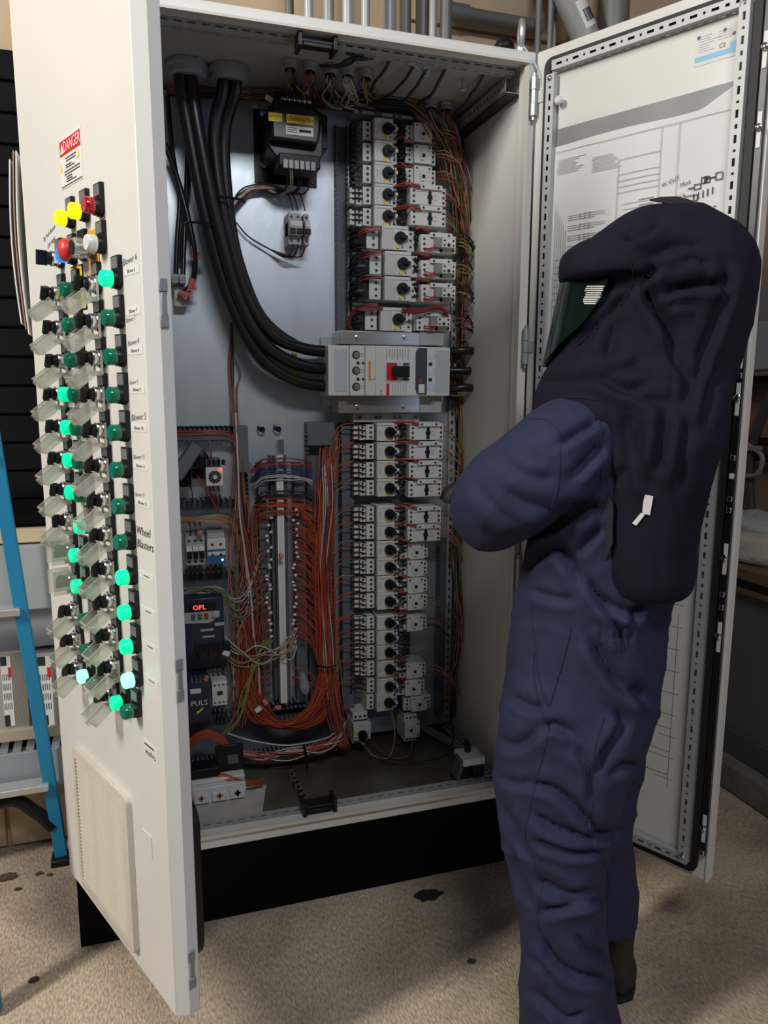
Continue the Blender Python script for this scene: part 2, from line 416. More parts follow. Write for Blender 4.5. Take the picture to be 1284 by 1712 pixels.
for i in range(NS):
    zz = z0+b_+.003+(z1-z0-2*b_-.006)*(i+.5)/NS
    if sl is None:
        sl = MB().prism([(0, 0), (-.0105, -.0035), (-.0105, -.0055), (0, -.0020)], 0, u1-u0-2*b_, 'x').build('louvre_slat', CREAM, None, recalc=True); o = sl
    else: o = sl.copy(); COL.objects.link(o)
    o.parent = ldo; o.location = (u0+b_, -.002, zz+.003)
LD(MB().box(.462, .500, -.0015, 0, .505, .55), 'cover_plate', WHITE)
# danger label
u0, u1, z0, z1 = .237, .349, 1.744, 1.832
lb = LD(MB().box(u0, u1, -.001, 0, z0, z1), 'danger_label', PAPER, 'white DANGER label with red heading')
x = MB().box(u0+.004, u1-.004, -.0014, -.001, z1-.032, z1-.006)
x.build('label_heading', RED, lb, world=False)
x = MB().text('DANGER', .026, (u0+u1)/2+.010, -.0017, z1-.019, sx=.80).prism([(u0+.007, z1-.028), (u0+.025, z1-.028), (u0+.016, z1-.009)], -.0017, -.0014)
x.build('lettering', PAPER, lb, world=False, smooth=False)
x = MB()
for z, a, c in ((z1-.039, .030, .085), (z1-.044, .032, .082), (z1-.051, .030, .060), (z1-.055, .030, .075), (z1-.061, .022, .100), (z1-.066, .022, .100), (z1-.071, .030, .060), (z1-.075, .030, .060), (z1-.079, .030, .080)):
    x.box(u0+a, u0+c, -.0013, -.001, z-.0011, z+.0011)
x.box(u0+.003, u1-.003, -.0013, -.001, z0+.002, z0+.004)
x.build('small_print', INK, lb, world=False)
for a, c in ((u1-.016, z1-.044), (u0+.008, z1-.053)):
    MB().prism([(a-.007, c-.006), (a+.007, c-.006), (a, c+.008)], -.0014, -.001).build('warning_symbol', YELLOW, lb, world=False)
# printed strips beside the right-hand lamps
names = {0: 'Blower 6', 1: 'Blower 7', 2: 'Blower 8', 3: 'Blower 9', 4: 'Blower 10', 5: 'Blower 11', 6: 'Blower 12'}
def rowz(i): return 1.557-.0635*i
for i in range(12):
    z = rowz(i)+.009
    if i == 7: continue
    st = LD(MB().box(.503, .562, -.0008, 0, z-.006, z+.006), 'name_strip', PAPER)
    if i in names: MB().text(names[i], .0085, .533, -.0012, z).build('lettering', INK, st, world=False, smooth=False)
    else:
        MB().box(.523, .546, -.0011, -.0008, z-.0015, z+.0008).build('lettering', INKG, st, world=False)
st = LD(MB().box(.485, .545, -.0008, 0, rowz(13)-.015, rowz(13)+.010), 'name_strip', PAPER)
MB().text('washrs', .016, .515, -.0012, rowz(13)-.010).box(.49, .53, -.0011, -.0008, rowz(13)+.002, rowz(13)+.005).build('lettering', INK, st, world=False, smooth=False)
for w_, dz in (('Wheel', .022), ('Blasters', -.001)): LD(MB().text(w_, .021, .500, -.0006, rowz(7)+dz, align='LEFT', shear=.15), 'handwriting', INK, 'black marker writing', smooth=False)
for t_, sz, u_, dz, i in (('Blower 6', .015, .500, .024, 0), ('Blower 7', .010, .502, -.005, 1), ('Blower 8', .012, .504, .021, 2), ('Blower 9', .009, .503, .020, 3), ('Blower 5', .016, .503, .025, 4), ('Blower 11', .011, .503, .022, 5), ('Blower 12', .009, .503, .021, 6)):
    LD(MB().text(t_, sz, u_, -.0006, rowz(i)+dz, align='LEFT', rot=.08, shear=.2), 'handwriting', INKG, 'faint pencil writing', smooth=False)
hw = MB().text('By Push Button', .012, .115, -.0006, 1.672, align='LEFT', rot=.22, shear=.2).text('OFF 480V', .012, .135, -.0006, 1.655, align='LEFT', rot=.22, shear=.2)
LD(hw, 'handwriting', INK, smooth=False)
for i, w_ in ((8, 'Shaker'), (9, 'CH'), (10, 'Tail'), (11, 'Fans')):
    LD(MB().text(w_, .012, .306, -.0006, rowz(i)+.022, align='LEFT', shear=.1), 'handwriting', INK, smooth=False)
# fan housing on the inner side near the foot
LD(MB().prism(rr(.14, .53, .26, .60, .05), .030, .085), 'fan_housing', BLACK, bevel=.004)

# ------------------------------------------------------------------ right door (inner face towards us)
DRW = .566
rd = MB()
poly = [(0.004, 0), (.012, -.004), (DRW-.010, -.004), (DRW-.006, -.008), (DRW, -.008), (DRW, .026), (0.004, .026)]
rd.prism(poly, HP+.008, TOP-.004, 'z')
rdo = rd.build('door', WHITE, None, bevel=.0015, recalc=True)
rdo.parent = cab; rdo.location = V((CW,0,0)) - V(cab.location); rdo.rotation_euler = (0,0,RR)
tag(rdo, 'right door swung wide open, its inner face holding drawings')
def RD(mb, name, m, lab=None, **k):
    o = mb.build(name, m, rdo, world=False, **k)
    if lab: o['label'] = lab
    return o
ZB, ZT = HP+.012, TOP-.008
# rounded rubber gasket loop
def loop(x0, x1, z0, z1, r, wd, y0, y1):
    a = rr(x0, x1, z0, z1, r); b2 = rr(x0+wd, x1-wd, z0+wd, z1-wd, max(.004, r-wd)); n = len(a)
    vs = [(x, y1, z) for x, z in a]+[(x, y0, z) for x, z in a]+[(x, y0, z) for x, z in b2]+[(x, y1, z) for x, z in b2]
    return MB().add(vs, [(k*n+i, k*n+(i+1) % n, (k+1)*n+(i+1) % n, (k+1)*n+i) for k in range(3) for i in range(n)])
RD(loop(.034, .541, ZB+.010, ZT-.022, .022, .016, -.014, -.003), 'door_gasket', RUBBER, 'black rubber gasket', recalc=True)
# perforated channel frame
def chan(L, mapf, wd=.022, dp=.016):
    g = MB(); perf(g, L, wd, .0016, .012, None and 0 or (.012, .006), mapf, pat=[.016, .005, .016, .005, .016, .009])
    for b0, b1 in ((0, .0016), (wd-.0016, wd)):
        vs = [mapf(a, b2, c) for c in (0, -dp) for (a, b2) in ((0,b0),(L,b0),(L,b1),(0,b1))]
        g.add(vs, [(0,3,2,1),(4,5,6,7),(0,1,5,4),(1,2,6,5),(2,3,7,6),(3,0,4,7)])
    return g
ALU = mat('channel_metal', (0.46, 0.47, 0.47), .5, .2, var=.08, scale=20)
RD(chan(.44, lambda a, b2, c: (.062+a, -.024-c, ZT-.058+b2)), 'door_channel', ALU)
RD(chan(.44, lambda a, b2, c: (.062+a, -.024-c, ZB+.030+b2)), 'door_channel', ALU)
RD(chan(ZT-ZB-.10, lambda a, b2, c: (.048+b2, -.024-c, ZB+.035+a)), 'door_channel', ALU)
RD(chan(ZT-ZB-.07, lambda a, b2, c: (.498+b2, -.024-c, ZB+.030+a)), 'door_channel', ALU)
sc_ = None
for u, z in ((.059, ZT-.075), (.509, ZT-.045), (.059, 1.2), (.509, 1.24), (.509, ZB+.05), (.059, ZB+.06)):
    if sc_ is None: sc_ = RD(MB().lathe([(.006, 0), (.006, .003), (.003, .005)], (0,0,0)), 'screw', CHROME); o = sc_
    else: o = sc_.copy(); COL.objects.link(o)
    o.parent = rdo; o.location = (u, -.0255, z)
RD(MB().lathe([(.004, 0), (.004, .014), (.010, .015), (.010, .022), (.006, .026)], (.083, -.004, 2.072)), 'door_stud', DEV)
# latch rod along the free edge
LR = mat('latch_dark', (0.03, 0.032, 0.033), .35, .6, var=.3, scale=10)
RD(MB().box(.5465, .5605, -.020, -.0045, ZB+.07, ZT-.02), 'latch_rod', LR, 'dark multi-point latch rod', bevel=.001)
for zc in (1.46, 1.36, 1.01, .83, .36, 1.90, 2.05):
    RD(MB().box(.549, .558, -.0222, -.020, zc-.035, zc+.035), 'latch_slot_plate', DEV, bevel=.001)
    RD(MB().lathe([(.007, 0), (.007, .006), (.004, .008)], (.5535, -.0222, zc+.004)), 'latch_roller', CHROME)
for zc in (1.41, .93, .90, .30, 1.235, 1.195, 1.145, 1.12):
    RD(MB().box(.549, .559, -.026, -.020, zc-.006, zc+.006), 'latch_pin', CHROME if zc != 1.195 else DEV, bevel=.0015)
# hinges between cabinet and door
for px, py in ((910, 165), (886, 580), (866, 960)):
    z = P(px, py, -.01).z
    h = MB().cyl((.006, -.014, z-.045), (.006, -.014, z-.016), .009).cyl((.006, -.014, z-.015), (.006, -.014, z+.015), .008).cyl((.006, -.014, z+.016), (.006, -.014, z+.045), .009).cyl((.006, -.014, z-.055), (.006, -.014, z+.055), .004)
    h.box(.006, .040, -.0075, -.0035, z-.014, z+.014)
    RD(h, 'hinge', ZINC)
# rating sticker
st = RD(MB().box(.405, .495, -.0050, -.004, 2.062, 2.128), 'rating_sticker', PAPER, 'white rating sticker with light blue band')
MB().box(.405, .495, -.0054, -.005, 2.070, 2.080).box(.478, .496, -.0054, -.005, 2.080, 2.092).build('blue_band', mat('light_blue', (0.22, .50, .72), .5), st, world=False)
x = MB().text('CE', .012, .462, -.0056, 2.089)
for i in range(7): x.box(.412, .412+.02+.03*random.random(), -.0053, -.005, 2.088+i*.005, 2.0886+i*.005)
for i in range(4): x.box(.452, .48, -.0053, -.005, 2.102+i*.005, 2.1026+i*.005)
for cx, cz in ((.411, 2.118), (.465, 2.118), (.484, 2.106)): x.lathe([(.004, 0), (.004, .0003)], (cx, -.005, cz), n=10)
x.build('lettering', INKG, st, world=False, smooth=False)
# grey-tinted drawing pocket
PK = mat('pocket_plastic', (0.22, 0.225, 0.23), .45, var=.12, scale=12)
g = MB(); NX = 26
def sheet(g, x0, x1, ztop, zbot, yb, amp, nx=26, nz=22, m=0, th=.0012):
    vs = []
    for s in (0, 1):
        for j in range(nz+1):
            for i in range(nx+1):
                xx = x0+(x1-x0)*i/nx; zt = ztop(xx); zz = zt+(zbot-zt)*j/nz
                y = yb-amp*(.5+noise.noise((xx*9, zz*1.6, 3.1)))-amp*.5*math.sin(xx*38+zz*2) * .35
                vs.append((xx, y+s*th, zz))
    k = (nx+1)*(nz+1); fs = []
    for j in range(nz):
        for i in range(nx):
            a = j*(nx+1)+i; fs.append((a, a+nx+1, a+nx+2, a+1)); fs.append((k+a, k+a+1, k+a+nx+2, k+a+nx+1))
    for j in range(nz):
        a = j*(nx+1); fs.append((a, k+a, k+a+nx+1, a+nx+1)); a += nx; fs.append((a, a+nx+1, k+a+nx+1, k+a))
    for i in range(nx):
        fs.append((i, i+1, k+i+1, k+i)); a = nz*(nx+1)+i; fs.append((a, k+a, k+a+1, a+1))
    g.add(vs, fs, m); return g
RD(sheet(MB(), .073, .497, lambda x: 2.012, 1.05, -.006, .002), 'drawing_pocket', PK, 'grey tinted plastic drawing pocket')
RD(MB().box(.380, .497, -.012, -.004, 1.035, 1.075), 'pocket_foot', DARKG)
# marks and a hand-drawn table low on the door
x = MB(); c0 = .452
for i in range(9):
    z = .88-.055*i; x.box(c0-.03-.05*(i % 2), c0+.012, -.0044, -.004, z, z+.0012)
x.box(c0, c0+.0014, -.0044, -.004, .42, .86).text('" pp', .02, .43, -.0044, 1.0).text('mm', .014, .44, -.0044, .905)
for i in range(3): x.box(.36, .452, -.0044, -.004, .45+.06*i, .4515+.06*i)
RD(x, 'marker_lines', INKG, smooth=False)
# wiring drawing kept in the pocket
wd = thing('wiring_diagram', 'large white paper wiring diagram in the pocket of the right door', 'drawing', (CW, 0, 0), RR)
def ztop(x): return 1.972+(.0 if x < .43 else (x-.43)*.45)-.002*math.sin(x*20)
sheet(MB(), .070, .500, ztop, 1.09, -.010, .003, nx=40).build('sheet', PAPER, wd, world=False)
pr = MB(); pk = MB()
def hl(a, b2, z, m=pr, w_=.0009): m.box(a, b2, -.0148, -.0142, z, z+w_)
def vl(a, z0, z1, m=pr, w_=.0009): m.box(a, a+w_, -.0148, -.0142, z0, z1)
hl(.075, .49, 1.955)
for k in range(2):
    for i in range(8): hl(.080+.095*k+.004*random.random(), .080+.095*k+.05+.03*random.random(), 1.935-.0045*i-.012*k)
vl(.245, 1.72, 1.905); vl(.345, 1.72, 1.955); vl(.385, 1.55, 1.955)
for z in (1.905, 1.872, 1.858, 1.845, 1.832): hl(.245, .345, z)
for z in (1.805, 1.793, 1.781, 1.769): hl(.262, .345, z); hl(.30, .335, z+.004, w_=.0016)
for z in (1.72,): hl(.245, .345, z)
for i in range(9):
    z = 1.80-.024*i
    hl(.118, .215, z); hl(.118, .215, z-.005); hl(.118, .19, z-.010)
    for a in (.150, .162, .174): vl(a, z-.012, z+.003, w_=.003)
    pk.lathe([(.007, 0), (.007, .0004)], (.222, -.0146, z-.005), n=12) if False else None
    for q_ in range(10):
        a = 2*math.pi*q_/10; pr.box(.222+.006*math.cos(a), .2232+.006*math.cos(a), -.0148, -.0142, z-.005+.006*math.sin(a), z-.004+.006*math.sin(a))
for i in range(6): vl(.082+.006*i, 1.55, 1.83-.012*i)
for i in range(8): hl(.082, .118+.004*(i % 3), 1.70-.016*i)
for i in range(14): hl(.255+.02*(i % 3), .335, 1.69-.012*i)
pr.build('printing', mat('print_grey', (.36, .35, .35), .7), wd, world=False, smooth=False)
def sq(a, z, w_, h, m=pk):
    hl(a, a+w_, z, m, .0016); hl(a, a+w_, z+h, m, .0016); vl(a, z, z+h, m, .0016); vl(a+w_, z, z+h, m, .0016)
pk.text('Mod', .012, .405, -.0148, 1.825, rot=.2).text('ACR', .010, .398, -.0148, 1.800).text('W OUT', .012, .372, -.0148, 1.835, rot=.25).text('on off', .012, .405, -.0148, 1.768, rot=.15)
sq(.405, 1.785, .028, .012); sq(.425, 1.808, .014, .010); sq(.440, 1.818, .018, .012); sq(.470, 1.820, .014, .014)
pk.box(.447, .453, -.0148, -.0142, 1.818, 1.832); hl(.453, .470, 1.826, pk, .002); hl(.412, .425, 1.812, pk, .002)
for i in range(5): pk.box(.425+.01*i, .427+.01*i, -.0148, -.0142, 1.785+.002*i, 1.80+.002*i)
for i in range(7): hl(.385+.014*i, .392+.014*i, 1.755+.002*i, pk, .0014)
sq(.440, 1.680, .014, .012); sq(.465, 1.676, .014, .018); sq(.420, 1.678, .008, .008); hl(.428, .440, 1.684, pk, .002); hl(.454, .465, 1.684, pk, .002)
vl(.444, 1.63, 1.672, pk, .003); vl(.452, 1.64, 1.672, pk, .003); sq(.462, 1.715, .016, .012)
vl(.386, 1.735, 1.745, pk, .006)
pk.build('pen_notes', INK, wd, world=False, smooth=False)
# ------------------------------------------------------------------ operators on the left door
def lampmat(nm, col, lit, s=0):
    if lit: return mat('lit_'+nm, col, .25, emit=col, estr=s)
    return mat('lens_'+nm, col, .18, coat=.4)
LENS = {'green': lampmat('green', (0.0, .15, .075), 0), 'litgreen': lampmat('green', (0.0, .78, .36), 1, .75), 'hot': lampmat('hot_green', (.25, 1, .62), 1, 1.6),
        'yellow': lampmat('yellow', (.85, .90, .0), 1, .75), 'red': lampmat('red', (.42, .004, .012), 0), 'white': lampmat('white', (.75, .74, .72), 0), 'blue': lampmat('blue', (.0, .18, 1), 1, 1.3)}
INSERT = mat('legend_insert', (0.16, 0.165, 0.17), .3)
def legend(mb, wd=.0155, z0=-.0165, z1=.038):
    pts = [(wd*math.cos(a), z0+wd+wd*math.sin(a)) for a in [math.pi+i*math.pi/8 for i in range(9)]]
    pts = [(x, z+.0) for x, z in pts] + [(wd, z1), (-wd, z1)]
    return mb.prism(pts, -.007, 0)
def make_pilot(kind):
    def f():
        o = thing('pilot_light', '', 'pilot light')
        legend(MB()).build('legend_holder', BLACK, o, world=False, recalc=True)
        MB().box(-.0125, .0125, -.0085, -.0065, .0175, .0355).build('legend_plate', INSERT, o, world=False)
        MB().lathe([(.0152, 0), (.0152, .007), (.0140, .009)], (0, -.006, 0)).build('bezel', BLACK, o, world=False)
        MB().lathe([(.0138, 0), (.0142, .003), (.0142, .008), (.0136, .0088), (.0136, .0095), (.0142, .0103), (.0140, .016), (.0120, .0190)], (0, -.012, 0), n=24).build('lens', LENS[kind], o, world=False)
        return o
    return f
CLEAR = mat('clear_plastic', (.66, .64, .54), .22, alpha=.34, var=.06, scale=30)
CLEARP = mat('cover_bracket_plastic', (.55, .53, .46), .3, alpha=.72)
def make_switch(ang, closed=False):
    def f():
        o = thing('selector_switch', '', 'switch')
        legend(MB()).build('legend_holder', BLACK, o, world=False, recalc=True)
        MB().box(-.0125, .0125, -.0085, -.0065, .0175, .0355).build('legend_plate', INSERT, o, world=False)
        MB().lathe([(.0150, 0), (.0150, .004), (.0138, .005), (.0138, .008), (.0148, .009), (.0148, .013), (.0130, .015)], (0, -.007, 0), n=20).build('ring', CHROME, o, world=False)
        k = MB().lathe([(.0120, 0), (.0120, .008), (.0095, .010)], (0, -.021, 0), n=16)
        k.rbox((0, -.036, 0), (.0085, .014, .025), Matrix.Rotation(ang, 3, 'Y')).rbox((0, -.034, .008), (.006, .009, .010), Matrix.Rotation(ang, 3, 'Y'))
        k.build('knob', BLACK, o, world=False)
        # hinged clear guard: a bracket round the switch and a five-sided lid hanging open
        b = MB(); b.box(-.0185, -.0165, -.012, -.008, -.026, .014).box(.0165, .0185, -.012, -.008, -.026, .014).box(-.0185, .0185, -.012, -.008, -.028, -.022)
        b.box(-.015, -.010, -.020, -.008, -.030, -.022).box(.010, .015, -.020, -.008, -.030, -.022)
        b.build('guard_bracket', CLEARP, o, world=False)
        l = MB(); R = Matrix.Rotation(math.radians(0 if closed else 58), 3, 'X'); h = V((0, -.018, -.027)); t_ = .0011
        wx, dy, hz = .0175, .024, .042
        def pb(x0, x1, y0, y1, z0, z1):
            vs = []
            for z in (z0, z1):
                for x, y in ((x0,y0),(x1,y0),(x1,y1),(x0,y1)):
                    vs.append(h + R @ V((x, y, z)))
            l.add(vs, [(0,3,2,1),(4,5,6,7),(0,1,5,4),(1,2,6,5),(2,3,7,6),(3,0,4,7)])
        if closed:
            h = V((0, -.012, -.024))
            pb(-wx, wx, -dy-.018, -dy-.018+t_, 0, hz+.008); pb(-wx, -wx+t_, -dy-.018, 0, 0, hz+.008); pb(wx-t_, wx, -dy-.018, 0, 0, hz+.008); pb(-wx, wx, -dy-.018, 0, hz+.007, hz+.008)
        else:
            R = Matrix.Rotation(math.radians(128), 3, 'X')
            pb(-wx, wx, -t_, 0, 0, hz); pb(-wx, -wx+t_, 0, dy, 0, hz); pb(wx-t_, wx, 0, dy, 0, hz); pb(-wx, wx, 0, dy, hz-t_, hz); pb(-wx, wx, 0, dy, 0, t_)
            pb(-.006, .006, dy*.2, dy*.8, hz, hz+.006)
        l.build('guard_lid', CLEAR, o, world=False)
        if not closed:
            l = MB(); pb(-wx, wx, dy-.0012, dy, 0, .002); pb(-wx, wx, dy-.0012, dy, hz-.002, hz); pb(-wx, -wx+.002, dy-.0012, dy, 0, hz); pb(wx-.002, wx, dy-.0012, dy, 0, hz)
            l.build('lid_rim', CLEARP, o, world=False)
        return o
    return f
xaL = V((math.cos(RL), math.sin(RL), 0)); yaL = V((-math.sin(RL), math.cos(RL), 0))
def dpos(u, z): return xaL*u + V((0,0,z))
def pilot(u, z, kind, label, group='pilot lights on the left door'):
    return place('pilot_'+kind, make_pilot(kind), dpos(u, z), RL, label, group)
def switch(u, z, ang, label, closed=False):
    return place('switch_%.1f_%d' % (ang, closed), make_switch(ang, closed), dpos(u, z), RL, label, 'guarded selector switches on the left door')
pilot(.285, 1.684, 'yellow', 'left one of two lit yellow pilot lights under the danger label')
pilot(.356, 1.684, 'yellow', 'right one of two lit yellow pilot lights, next to the red one')
pilot(.422, 1.682, 'red', 'red pilot light at the end of the top row on the left door')
pilot(.423, 1.621, 'white', 'white clear-lensed pilot light below the red one')
pilot(.282, 1.620, 'blue', 'lit blue pilot light half hidden behind the red mushroom button')
# black selector at the start of that row, without a guard
o = thing('selector_switch', 'black selector switch left of the blue pilot light', 'switch', dpos(.214, 1.622), RL)
legend(MB()).build('legend_holder', BLACK, o, world=False, recalc=True)
MB().box(-.0125, .0125, -.0085, -.0065, .0175, .0355).build('legend_plate', INSERT, o, world=False)
MB().lathe([(.0150, 0), (.0150, .004), (.0138, .005), (.0148, .013), (.0130, .015)], (0, -.007, 0), n=20).build('ring', CHROME, o, world=False)
MB().lathe([(.0120, 0), (.0120, .010)], (0, -.021, 0), n=16).rbox((0, -.038, 0), (.010, .018, .027), Matrix.Rotation(.2, 3, 'Y')).build('knob', BLACK, o, world=False)
# emergency stop
o = thing('emergency_stop', 'large red mushroom emergency stop button on the left door', 'button', dpos(.335, 1.620), RL)
legend(MB(), .017).build('legend_holder', BLACK, o, world=False, recalc=True)
MB().lathe([(.013, 0), (.012, .022)], (0, -.007, 0)).build('stem', RED, o, world=False)
MB().lathe([(.016, 0), (.0195, .003), (.0200, .008), (.0170, .014), (.010, .018), (.003, .0195)], (0, -.028, 0), n=28).build('mushroom_head', mat('estop_red', (.62, .035, .03), .4), o, world=False)
# key switch on amber plate
o = thing('key_switch', 'knurled metal push switch on an amber plate beside the emergency stop', 'switch', dpos(.378, 1.618), RL)
MB().box(-.024, .024, -.002, 0, -.040, .034).build('amber_plate', mat('amber', (.75, .36, .02), .5), o, world=False, bevel=.0006)
k = MB().lathe([(.017, 0), (.017, .012), (.015, .013), (.015, .018), (.017, .019), (.017, .034), (.013, .036)], (0, -.002, 0), n=22)
for i in range(18):
    a = i*2*math.pi/18; k.box(.0165*math.cos(a)-.001, .0165*math.cos(a)+.001, -.034, -.021, .0165*math.sin(a)-.001, .0165*math.sin(a)+.001)
k.build('knurled_ring', BRUSHED, o, world=False)
MB().lathe([(.012, 0), (.012, .003)], (0, -.037, 0)).build('push_face', BLACK, o, world=False)
# yellow warning plate
c = [DL(119, 447), DL(138, 441), DL(147, 517), DL(122, 522)]
o = thing('warning_plate', 'yellow warning plate with black border behind the top guarded switch', 'sign', dpos(0, 0), RL)
MB().prism([tuple(q) for q in c], -.0012, 0).build('backing', BLACK, o, world=False, recalc=True)
cc = V((sum(q[0] for q in c)/4, sum(q[1] for q in c)/4)); ins = [((q[0]-cc.x)*.9+cc.x, (q[1]-cc.y)*.93+cc.y) for q in c]
MB().prism(ins, -.0018, -.0012).build('plate', YELLOW, o, world=False, recalc=True)
x = MB()
for i in range(9):
    z = cc.y+.038-.0095*i; x.box(cc.x-.012, cc.x+.014, -.0022, -.0018, z, z+.0035)
x.build('lettering', mat('brown_ink', (.25, .16, .01), .7), o, world=False)
# right-hand column of lamps and its switches
lit4 = {0: 'litgreen', 8: 'litgreen', 9: 'litgreen', 10: 'litgreen', 11: 'hot'}
for i in range(12):
    k = lit4.get(i, 'green'); st = 'unlit' if k == 'green' else 'lit'
    beside = 'marked %s, %s of its column' % (names[i], nth(i)) if i in names else ('beside the handwritten words Wheel Blasters' if i == 7 else '%s of the four lit in the nearest column' % ['uppermost', 'second', 'third', 'lowest and brightest'][i-8])
    pilot(.482, rowz(i), k, '%s green pilot light %s' % (st, beside))
    switch(.392, rowz(i), .5 if i < 8 else 0.0, 'guarded black selector switch, %s in the edge-side switch column' % nth(i))
switch(.368, rowz(12), 0.5, 'guarded black selector switch lowest of all on the left door')
pilot(.420, rowz(12), 'litgreen', 'lit green pilot light of the lowest row, beside an unlit one')
pilot(.470, rowz(12), 'green', 'unlit green pilot light of the lowest row, at its right end')
# far columns
for i in range(13):
    z = rowz(i)
    switch(.212 if i < 3 else .188, z, .5 if i not in (7,) else 0., 'guarded black selector switch, %s in the hinge-side switch column%s' % (nth(i), ', lid shut' if i in (8, 9) else ''), closed=i in (8, 9))
    if i < 3: pilot(.292, z, 'green', 'unlit green pilot light, %s in the column nearest the hinges' % nth(i))
    elif i < 7 or i in (8, 9, 12):
        k = 'hot' if i == 12 else 'litgreen'
        pilot(.245, z, k, 'lit green pilot light in the %s row, left of a dark one' % (ORD[i] if i < 12 else 'last far'))
        pilot(.298, z, 'green', 'unlit green pilot light in the %s row, right of a lit one' % (ORD[i] if i < 12 else 'last far'))
    elif i == 7: pilot(.283, z, 'litgreen', 'single lit green pilot light in the eighth row of the door')
    else: pilot(.274, z, 'green', 'unlit green pilot light alone in the %s row of the door' % ORD[i])

# ------------------------------------------------------------------ devices on the mounting plate, local origin at the plate, front towards -y
def screws(mb, pts, y, r=.0032):
    for x, z in pts: mb.lathe([(r, 0), (r, .0012)], (x, y, z), n=8)
    return mb
def knob(mb, x, y, z, r=.0155):
    mb.lathe([(r, 0), (r, .010), (r*.92, .013)], (x, y, z), n=20)
    mb.box(x-.003, x+r*1.05, y-.022, y-.012, z-.004, z+.004)
    return mb
def make_starter(H, aux, big=False):
    def f():
        o = thing('motor_starter', '', 'motor starter'); h = H/2
        if big: L, Rr = -.072, .072
        else: L, Rr = -.050, .050
        b = MB()
        s = Rr/.05
        b.box(L, L+.026*s, -.088, -.02, -h*.92, h*.80)
        b.box(L+.028*s, .033*s, -.108, -.02, -h, h)
        b.box(.033*s, Rr, -.090, -.02, -h, h*.80)
        b.box(L+.030*s, .031*s, -.110, -.108, h*.72, h*.95)
        b.build('housing', DEV, o, world=False, bevel=.0012)
        d = MB().box(L+.004, Rr-.004, -.02, 0, -h*.9, h*.9); d.build('adapter', DARKG, o, world=False)
        zs = (h*.48, -h*.06, -h*.60)
        sc2 = MB(); screws(sc2, [(L+.014*s, z) for z in zs], -.088, .0042); screws(sc2, [(Rr-.008*s, z) for z in zs], -.090, .0036)
        sc2.box(L+.024*s, L+.028*s, -.09, -.02, -h*.9, h*.8)
        sc2.build('terminal_screws', HOLE, o, world=False)
        kx = .016*s if not big else .021
        knob(MB(), kx, -.108, 0, .0155 if not big else .0165).build('rotary_knob', BLACK, o, world=False)
        MB().box(kx+.0175, kx+.027, -.122, -.108, -.0045, .0045).build('lock_tab', DEV, o, world=False, bevel=.001)
        if big: MB().lathe([(.0055, 0), (.0055, .001)], (kx-.006, -.110, -.024)).build('setting_dial', YELLOW, o, world=False)
        else: MB().box(kx-.012, kx-.001, -.1088, -.108, -h*.92, -h*.62).build('setting_mark', YELLOW, o, world=False)
        MB().box(kx+.006, kx+.011, -.1088, -.108, -h*.85, -h*.65).box(L+.036*s, L+.037*s, -.1086, -.108, -h*.5, h*.3).build('print', INKG, o, world=False)
        if big: MB().box(L+.03*s, L+.052*s, -.1095, -.108, -h, h*.7).build('grey_cover', mat('device_warm', (.56, .55, .52), .45), o, world=False)
        if aux:
            a = MB().box(L-.018, L-.001, -.080, -.03, -h*.95, h*.70)
            a.build('auxiliary_block', DEV, o, world=False, bevel=.001)
            a = MB(); screws(a, [(L-.0095, z) for z in zs], -.080, .0038); a.build('terminal_screws', HOLE, o, world=False)
            for z in zs:
                MB().box(L-.036, L-.022, -.078, -.045, z-h*.24, z+h*.20).build('ferrule_cap', DEV, o, world=False, bevel=.001)
        return o
    return f
def make_contactor_small():
    o = thing('contactor', '', 'contactor')
    b = MB().box(-.046, .046, -.085, -.012, -.0235, .0190).box(-.024, .030, -.098, -.02, -.0250, .0250).box(-.022, .028, -.092, -.02, .02, .0265)
    b.build('housing', DEV, o, world=False, bevel=.0012)
    s = MB(); zs = (.011, -.002, -.015)
    screws(s, [(-.034, z) for z in zs], -.085, .0036); screws(s, [(.038, z) for z in zs], -.085, .0036); screws(s, [(-.016, .018), (.022, .018)], -.098, .0030)
    s.build('terminal_screws', HOLE, o, world=False)
    MB().box(.0, .009, -.100, -.098, -.008, .001).build('armature_window', BLACK, o, world=False)
    p = MB()
    for i in range(4): p.box(-.010, -.003, -.0984, -.098, -.011+i*.006, -.010+i*.006)
    p.box(.012, .022, -.0984, -.098, .008, .0095).box(-.004, .006, -.0984, -.098, -.018, -.0155)
    p.build('print', INKG, o, world=False)
    MB().box(-.060, -.047, -.07, -.03, -.020, .018).build('terminal_shroud', BLACK, o, world=False)
    MB().box(-.042, .042, -.012, 0, -.02, .02).build('rail_foot', DARKG, o, world=False)
    return o
